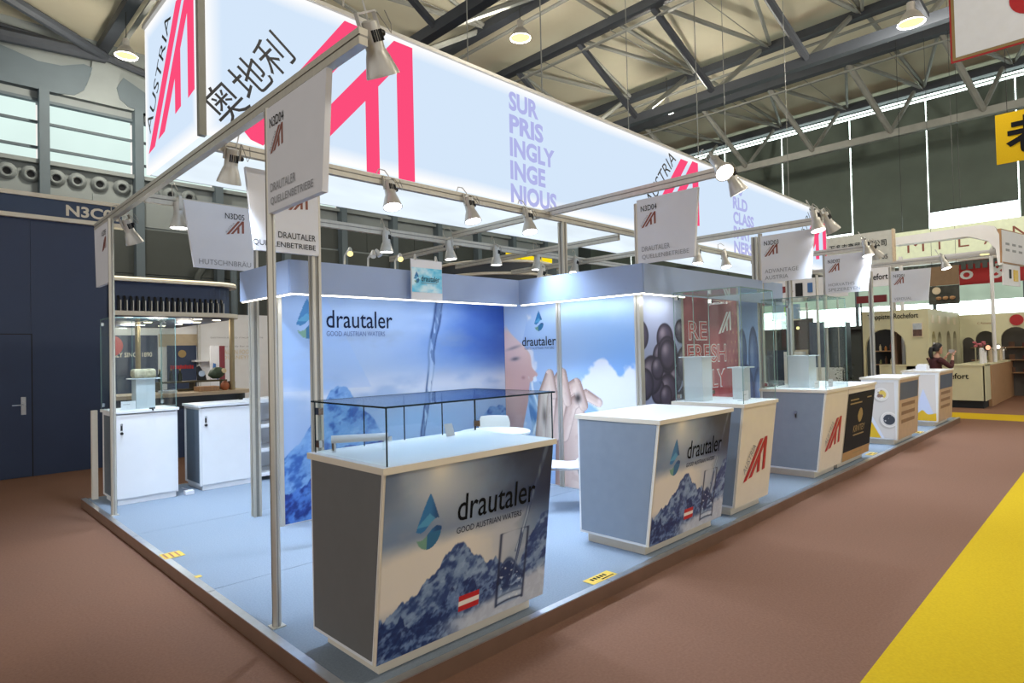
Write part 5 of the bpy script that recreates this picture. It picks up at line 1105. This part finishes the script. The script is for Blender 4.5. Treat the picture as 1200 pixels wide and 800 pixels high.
for k, x in enumerate((20.7, 22.2, 22.8, 24.2, 24.7)):
    t = thing('tap_column', 'plain pale tap column on the wood counter, %s from the left' % ('first', 'second', 'third', 'fourth', 'fifth')[k], 'tap', (x, 2.8, 1.036), 'plain tap columns'); MB().lathe([(.05, 0), (.05, .40), (.03, .42)], (x, 2.8, 1.036), n=10).build('column', (M['sign'], M['wood'])[k % 2], t); MB().tube([(x, 2.8, 1.40), (x - .08, 2.72, 1.40), (x - .09, 2.7, 1.34)], .012, 6).build('spout', M['chrome'], t)
fw = thing('pink_flowers', 'small bunch of pink flowers on the counter beside the lamps', 'flowers', (21.6, 2.95, 1.036)); MB().lathe([(.05, 0), (.06, .15), (.04, .3)], (21.6, 2.95, 1.036), n=10).build('vase', M['glass'], fw)
for k in range(8): a = k * .8; x, y, z = 21.6 + .12 * math.cos(a), 2.95 + .12 * math.sin(a), 1.50 + .05 * (k % 3); s_ = MB().tube([(21.6, 2.95, 1.1), (x, y, z)], .006, 4).build('stem', M['blind'], fw); MB().lathe([(.01, -.03), (.055, 0), (.045, .03), (.01, .04)], (x, y, z), n=8).build('bloom', mat('pink_petal', '#c46a78', .6) if k == 0 else bpy.data.materials['pink_petal'], s_, smooth=True)

# white portal with its signs
wp = thing('white_portal', 'white overhead portal with a curved corner in front of the lettered wall band', 'portal', (20, 3.4, FZ))
pts = [(4.6, 4.42), (4.6, 4.64), (2.6, 4.68), (2.34, 4.6), (2.22, 4.3), (2.2, 3.6), (2.30, 3.6), (2.33, 4.0), (2.5, 4.25), (2.9, 4.42)]
MB().prism(pts, (20, 0, 0), (0, 1, 0), UP, .35).build('beam', M['white'], wp)
MB().tube([(20.2, 4.5, FZ), (20.2, 4.5, 4.1)], .05, 8).build('post', M['white'], wp); MB().tube([(22.3, 2.71, 1.036), (22.3, 2.71, 4.2)], .05, 8).build('post', M['white'], wp); MB().bar((20.4, 2.36, 4.2), (22.36, 2.72, 4.2), .1, .1).build('arm', M['white'], wp)
box('cross_beam', 20.8, 20.95, 2.4, 5.0, 3.95, 4.1, M['sign'], wp); MB().lathe([(.1, 0), (.1, .02)], (20.3, 2.6, 3.92), n=12).build('downlight', M['warm'], wp)
sg = thing('angled_sign', 'wood edged sign board turned away on the right end of the white portal', 'sign', (20, 2.2, 3.6)); MB().bar((20.0, 2.25, 4.08), (21.6, 1.95, 4.08), .08, .88).build('board', M['woodw'], sg)
MB().bar((20.02, 2.205, 4.08), (21.58, 1.905, 4.08), .01, .82).build('face', M['sign'], sg)
for k in range(3):
    for j in range(2): MB().bar((20.25 + k * .45, 2.155 - k * .0845, 4.15 - j * .16), (20.5 + k * .45, 2.105 - k * .0845, 4.15 - j * .16), .008, .06).build('lettering', M['txtgrey'], sg)
s2_ = thing('picture_board', 'pale picture board hanging below the angled sign', 'sign', (20.2, 2.1, 3.0)); MB().bar((20.1, 2.22, 3.35), (21.3, 2.0, 3.35), .03, .55).build('board', M['sign'], s2_); MB().bar((20.5, 2.13, 3.38), (20.62, 2.108, 3.38), .03, .24).build('print', M['dark'], s2_); MB().bar((20.8, 2.075, 3.35), (21.1, 2.02, 3.35), .03, .3).build('print', M['sticker'], s2_)
bs = thing('company_sign', 'grey overhead sign with black characters behind the fourth hanging sign', 'sign', (19, 5.2, 3.8)); box('board', 19, 19.15, 4.42, 6.6, 3.82, 4.72, mat('pale_grey_sign', '#b9bbb6', .6), bs); box('wood_edge', 18.99, 19.16, 4.37, 4.42, 3.8, 4.74, M['wood'], bs)
text('万多吉商贸有限公司', (18.995, 6.0, 4.30), (0, -1, 0), UP, 1.45, .19, M['ink'], bs, .01); text('N3F05', (18.995, 4.95, 3.95), (0, -1, 0), UP, .42, .12, M['ink'], bs)
for y in (4.5, 6.4): MB().tube([(19.08, y, FZ), (19.08, y, 3.82)], .04, 6).build('post', M['lampgrey'], bs)
nb2 = thing('name_board', 'small white board with black lettering hanging below the company sign', 'sign', (19.1, 4.8, 3.2)); box('board', 18.9, 18.94, 4.45, 5.3, 3.2, 3.72, M['sign'], nb2); MB().tube([(18.92, 5.25, 3.72), (18.99, 5.25, 3.83)], .01, 4).tube([(18.92, 4.5, 3.72), (18.99, 4.5, 3.83)], .01, 4).build('hanger', M['black'], nb2); text('Rochefort', (18.895, 5.24, 3.38), (0, -1, 0), UP, .72, .17, M['ink'], nb2, .012)
rb = thing('red_marquee', 'short dark red sign hanging left of the cream arched booth', 'sign', (19.4, 5.0, 2.9)); box('board', 19.4, 19.5, 4.7, 5.45, 2.80, 3.0, mat('dark_red_board', '#7c2226', .5), rb); MB().tube([(19.45, 5.35, FZ), (19.45, 5.35, 2.8)], .02, 6).build('pole', M['black'], rb)
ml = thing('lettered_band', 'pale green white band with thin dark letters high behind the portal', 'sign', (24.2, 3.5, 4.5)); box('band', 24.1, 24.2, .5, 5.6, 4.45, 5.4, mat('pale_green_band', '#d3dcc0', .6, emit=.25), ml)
for s, y, wd in (('M', 5.16, .48), ('I', 4.28, .05), ('L', 3.75, .28), ('A', 3.1, .45), ('N', 2.38, .45)): text(s, (24.095, y, 4.68), (0, -1, 0), UP, wd, .46, M['bronze'], ml, -.012)
for y in (1.0, 5.3): MB().tube([(24.15, y, 5.4), (24.15, y, 12)], .01, 4).build('wire', M['black'], ml)
gb = thing('grey_gantry', 'grey lattice gantry under the lettered band', 'gantry', (24, 3.6, 4)); box('beam', 23.6, 23.8, 1.0, 5.6, 4.18, 4.42, M['lampgrey'], gb)
for k in range(16): box('lattice', 23.55, 23.6, 2.6 + k * .18, 2.72 + k * .18, 3.9, 4.12, M['clad'], gb)
for y in (1.2, 5.5): MB().tube([(23.7, y, FZ), (23.7, y, 4.2)], .05, 6).build('post', M['lampgrey'], gb)
rbn = thing('red_banner', 'red banner with a white o and ampersand behind the portal', 'banner', (25, 2.6, 3.5)); box('cloth', 25, 25.03, .6, 3.9, 3.52, 4.2, M['red'], rbn)
text('o', (24.995, 3.88, 3.70), (0, -1, 0), UP, .36, .30, M['sign'], rbn, .02); text('&', (24.995, 3.10, 3.66), (0, -1, 0), UP, .50, .48, M['sign'], rbn, .02)
for y in (.8, 3.8): MB().tube([(25.01, y, 4.2), (25.01, y, 11.9)], .008, 4).build('wire', M['black'], rbn)
bb = thing('brown_banner', 'brown board over a dark food photograph left of the red banner', 'banner', (22, 3.8, 2.8)); box('board', 22, 22.04, 3.44, 4.2, 3.33, 3.90, mat('brown_board', '#80684f', .6), bb); box('photo_board', 22, 22.04, 3.44, 4.2, 2.77, 3.32, mat('dark_food_photo', '#3d3f38', .5, 0, .5, 5), bb)
MB().lathe([(.11, 0), (.11, .005)], (21.99, 4.0, 3.18), (-1, 0, 0), 14).build('oval_badge', M['bone'], bb)
for k in range(3): MB().lathe([(.02, -.06), (.075, -.02), (.07, .03), (.02, .05)], (21.985, 3.95 - k * .17, 2.95), (-.3, 0, 1), 10).build('bread_print', M['woodw'], bb)
for y in (3.5, 4.1): MB().tube([(22.02, y, 3.9), (22.02, y, 11.9)], .006, 4).build('wire', M['black'], bb)

# ------------------------------------------------------------------ person with a phone
def skin(name, pts, edges, rad, m_, parent, root=0, lv=2):
    me = bpy.data.meshes.new(name); me.from_pydata(pts, edges, []); me.materials.append(m_); o = bpy.data.objects.new(name, me); link(o, parent)
    md = o.modifiers.new('skin', 'SKIN'); md.use_smooth_shade = True
    for i, r_ in enumerate(rad): sv = me.skin_vertices[0].data[i]; sv.radius = r_ if isinstance(r_, tuple) else (r_, r_); sv.use_root = (i == root)
    sb_ = o.modifiers.new('smooth', 'SUBSURF'); sb_.levels = lv; sb_.render_levels = lv
    return o
pe = thing('person', 'person in maroon top, black tied hair, holding up a phone behind the last counter', 'person', (0, 0, 0))
fl_ = mat('skin', '#c89c86', .5); top = mat('maroon_top', '#4a2226', .8, 0, .2, 20); tr_ = mat('black_trousers', '#1d1e22', .8); hr = mat('black_hair', '#131214', .45)
P_ = [(0, 0, .95), (0, 0, 1.12), (-.01, 0, 1.27), (0, 0, 1.37), (.02, 0, 1.44), (.04, 0, 1.50),                       # 0-5 trunk, neck
      (0, -.10, .88), (.01, -.10, .48), (-.02, -.10, .09), (.10, -.11, .03), (0, .10, .88), (.03, .10, .48), (0, .10, .09), (.12, .11, .03),   # 6-13 legs
      (-.01, -.16, 1.335), (.20, -.20, 1.16), (.30, -.12, 1.36), (.33, -.09, 1.42), (-.01, .16, 1.335), (.20, .20, 1.16), (.30, .12, 1.36), (.33, .09, 1.42)]  # 14-21 arms
E_ = [(0, 1), (1, 2), (2, 3), (3, 4), (4, 5), (0, 6), (6, 7), (7, 8), (8, 9), (0, 10), (10, 11), (11, 12), (12, 13), (3, 14), (14, 15), (15, 16), (16, 17), (3, 18), (18, 19), (19, 20), (20, 21)]
R_ = [(.13, .10), (.12, .095), (.135, .10), (.085, .07), (.048, .048), (.045, .045), .075, .052, .036, .03, .075, .052, .036, .03, .05, .04, .028, .026, .05, .04, .028, .026]
body = skin('body', P_, E_, R_, fl_, pe)
skin('top', [P_[0], P_[1], P_[2], P_[3], P_[14], P_[15], (.29, -.125, 1.33), P_[18], P_[19], (.29, .125, 1.33)], [(0, 1), (1, 2), (2, 3), (3, 4), (4, 5), (5, 6), (3, 7), (7, 8), (8, 9)], [(.15, .12), (.137, .112), (.152, .118), (.10, .085), .066, .054, .040, .066, .054, .040], top, pe)
skin('trousers', [(0, 0, .96), P_[6], P_[7], (-.02, -.10, .12), P_[10], P_[11], (0, .10, .12)], [(0, 1), (1, 2), (2, 3), (0, 4), (4, 5), (5, 6)], [(.145, .115), .09, .066, .052, .09, .066, .052], tr_, pe)
for s_ in (-1, 1): MB().hexa([(-.07 + (0 if s_ < 0 else .02), s_ * .105 - .045, .002), (.17, s_ * .11 - .045, .002), (.17, s_ * .11 + .045, .002), (-.05, s_ * .105 + .045, .002)], [(-.06, s_ * .105 - .04, .09), (.13, s_ * .11 - .035, .05), (.13, s_ * .11 + .035, .05), (-.06, s_ * .105 + .04, .09)]).build('shoe', M['black'], pe, bevel=.015)
# head with nose, ears, eyes, mouth and hair
hm = MB(); hs = []
for z, rx, ry, ox in ((-.115, .03, .03, .055), (-.105, .048, .042, .05), (-.08, .066, .055, .035), (-.04, .08, .066, .018), (0, .088, .073, .01), (.04, .092, .076, .004), (.08, .086, .070, 0), (.11, .062, .052, -.004), (.125, .02, .02, -.006)): hs.append((z, rx, ry, ox))
n_ = 20; vs = []
for z, rx, ry, ox in hs:
    for k in range(n_):
        a = 2 * math.pi * k / n_; f_ = max(0, math.cos(a)); bump_ = 0
        if abs(a) < .01 or k == 0: bump_ = .022 * math.exp(-((z + .015) / .022) ** 2) + .004 * math.exp(-((z + .06) / .012) ** 2)
        if k in (2, 18): bump_ = -.007 * math.exp(-((z - .015) / .015) ** 2)
        vs.append((.05 + ox + (rx + bump_) * math.cos(a), ry * math.sin(a), 1.585 + z))
fs = [(i * n_ + k, i * n_ + (k + 1) % n_, (i + 1) * n_ + (k + 1) % n_, (i + 1) * n_ + k) for i in range(len(hs) - 1) for k in range(n_)] + [tuple(range(n_))[::-1], tuple(range((len(hs) - 1) * n_, len(hs) * n_))]
hd = hm.add(vs, fs).build('head', fl_, pe, smooth=True)
for s_ in (-1, 1):
    MB().lathe([(.003, -.012), (.012, 0), (.003, .012)], (.136, s_ * .030, 1.60), (0, 1, 0), 8).build('eye', M['black'], hd); MB().lathe([(.006, -.012), (.022, 0), (.012, .012)], (.045, s_ * .078, 1.585), (0, 1, 0), 10).build('ear', fl_, hd)
MB().bar((.128, -.022, 1.523), (.128, .022, 1.523), .008, .008).build('mouth', mat('lips', '#9a5a55', .5), hd)
hv = []
for z, rx, ry, ox in ((-.06, .075, .078, -.045), (-.02, .088, .086, -.035), (.03, .10, .088, -.02), (.07, .102, .084, -.006), (.105, .082, .068, 0), (.135, .04, .036, -.004), (.142, .01, .01, -.004)):
    for k in range(n_): a = 2 * math.pi * k / n_; hv.append((.05 + ox + rx * math.cos(a) * (1 if math.cos(a) < 0 or z > .06 else .55 + .4 * max(0, z / .06)), ry * math.sin(a), 1.587 + z))
MB().add(hv, [(i * n_ + k, i * n_ + (k + 1) % n_, (i + 1) * n_ + (k + 1) % n_, (i + 1) * n_ + k) for i in range(6) for k in range(n_)] + [tuple(range(n_))[::-1], tuple(range(6 * n_, 7 * n_))]).build('hair', hr, pe, smooth=True)
MB().tube([(-.06, 0, 1.62), (-.10, 0, 1.60), (-.12, 0, 1.52), (-.11, 0, 1.42), (-.09, 0, 1.34)], [.03, .042, .046, .04, .015], 10).build('ponytail', hr, pe, smooth=True)
MB().lathe([(.01, -.02), (.022, 0), (.01, .02)], (-.03, 0, 1.71), n=8).build('hair_clip', M['sign'], pe)
for s_ in (-1, 1):                                                         # hands: palm, four fingers over the phone edge, thumb beneath
    w_ = V(.33, s_ * .09, 1.42); skin('palm', [tuple(w_), (.355, s_ * .088, 1.46), (.365, s_ * .085, 1.49)], [(0, 1), (1, 2)], [(.024, .018), (.032, .016), (.03, .014)], fl_, pe, lv=1)
    for k in range(4): skin('finger', [(.362, s_ * (.105 - .017 * k), 1.485), (.392, s_ * (.10 - .018 * k), 1.51), (.40, s_ * (.09 - .018 * k), 1.535 - .004 * k), (.392, s_ * (.08 - .018 * k), 1.548 - .004 * k)], [(0, 1), (1, 2), (2, 3)], [.0095, .009, .008, .007], fl_, pe, lv=1)
    skin('thumb', [(.35, s_ * .07, 1.455), (.352, s_ * .045, 1.475), (.360, s_ * .03, 1.495)], [(0, 1), (1, 2)], [.011, .010, .008], fl_, pe, lv=1)
pe.location = (16.62, 3.08, FZ); pe.rotation_euler = (0, 0, R(-42))
ph_ = thing('phone', 'white phone held up sideways by the person', 'phone', (16.62, 3.08, FZ)); MB().box(.372, .381, -.085, .085, 1.475, 1.56).build('case', M['sign'], ph_, bevel=.004); MB().lathe([(.012, 0), (.012, .003)], (.381, .06, 1.54), (1, 0, 0), 10).build('camera_ring', M['black'], ph_)
for c_ in ph_.children: c_.data.transform(Matrix.Translation((16.62, 3.08, FZ)))
ph_.rotation_euler = (0, 0, R(-42))
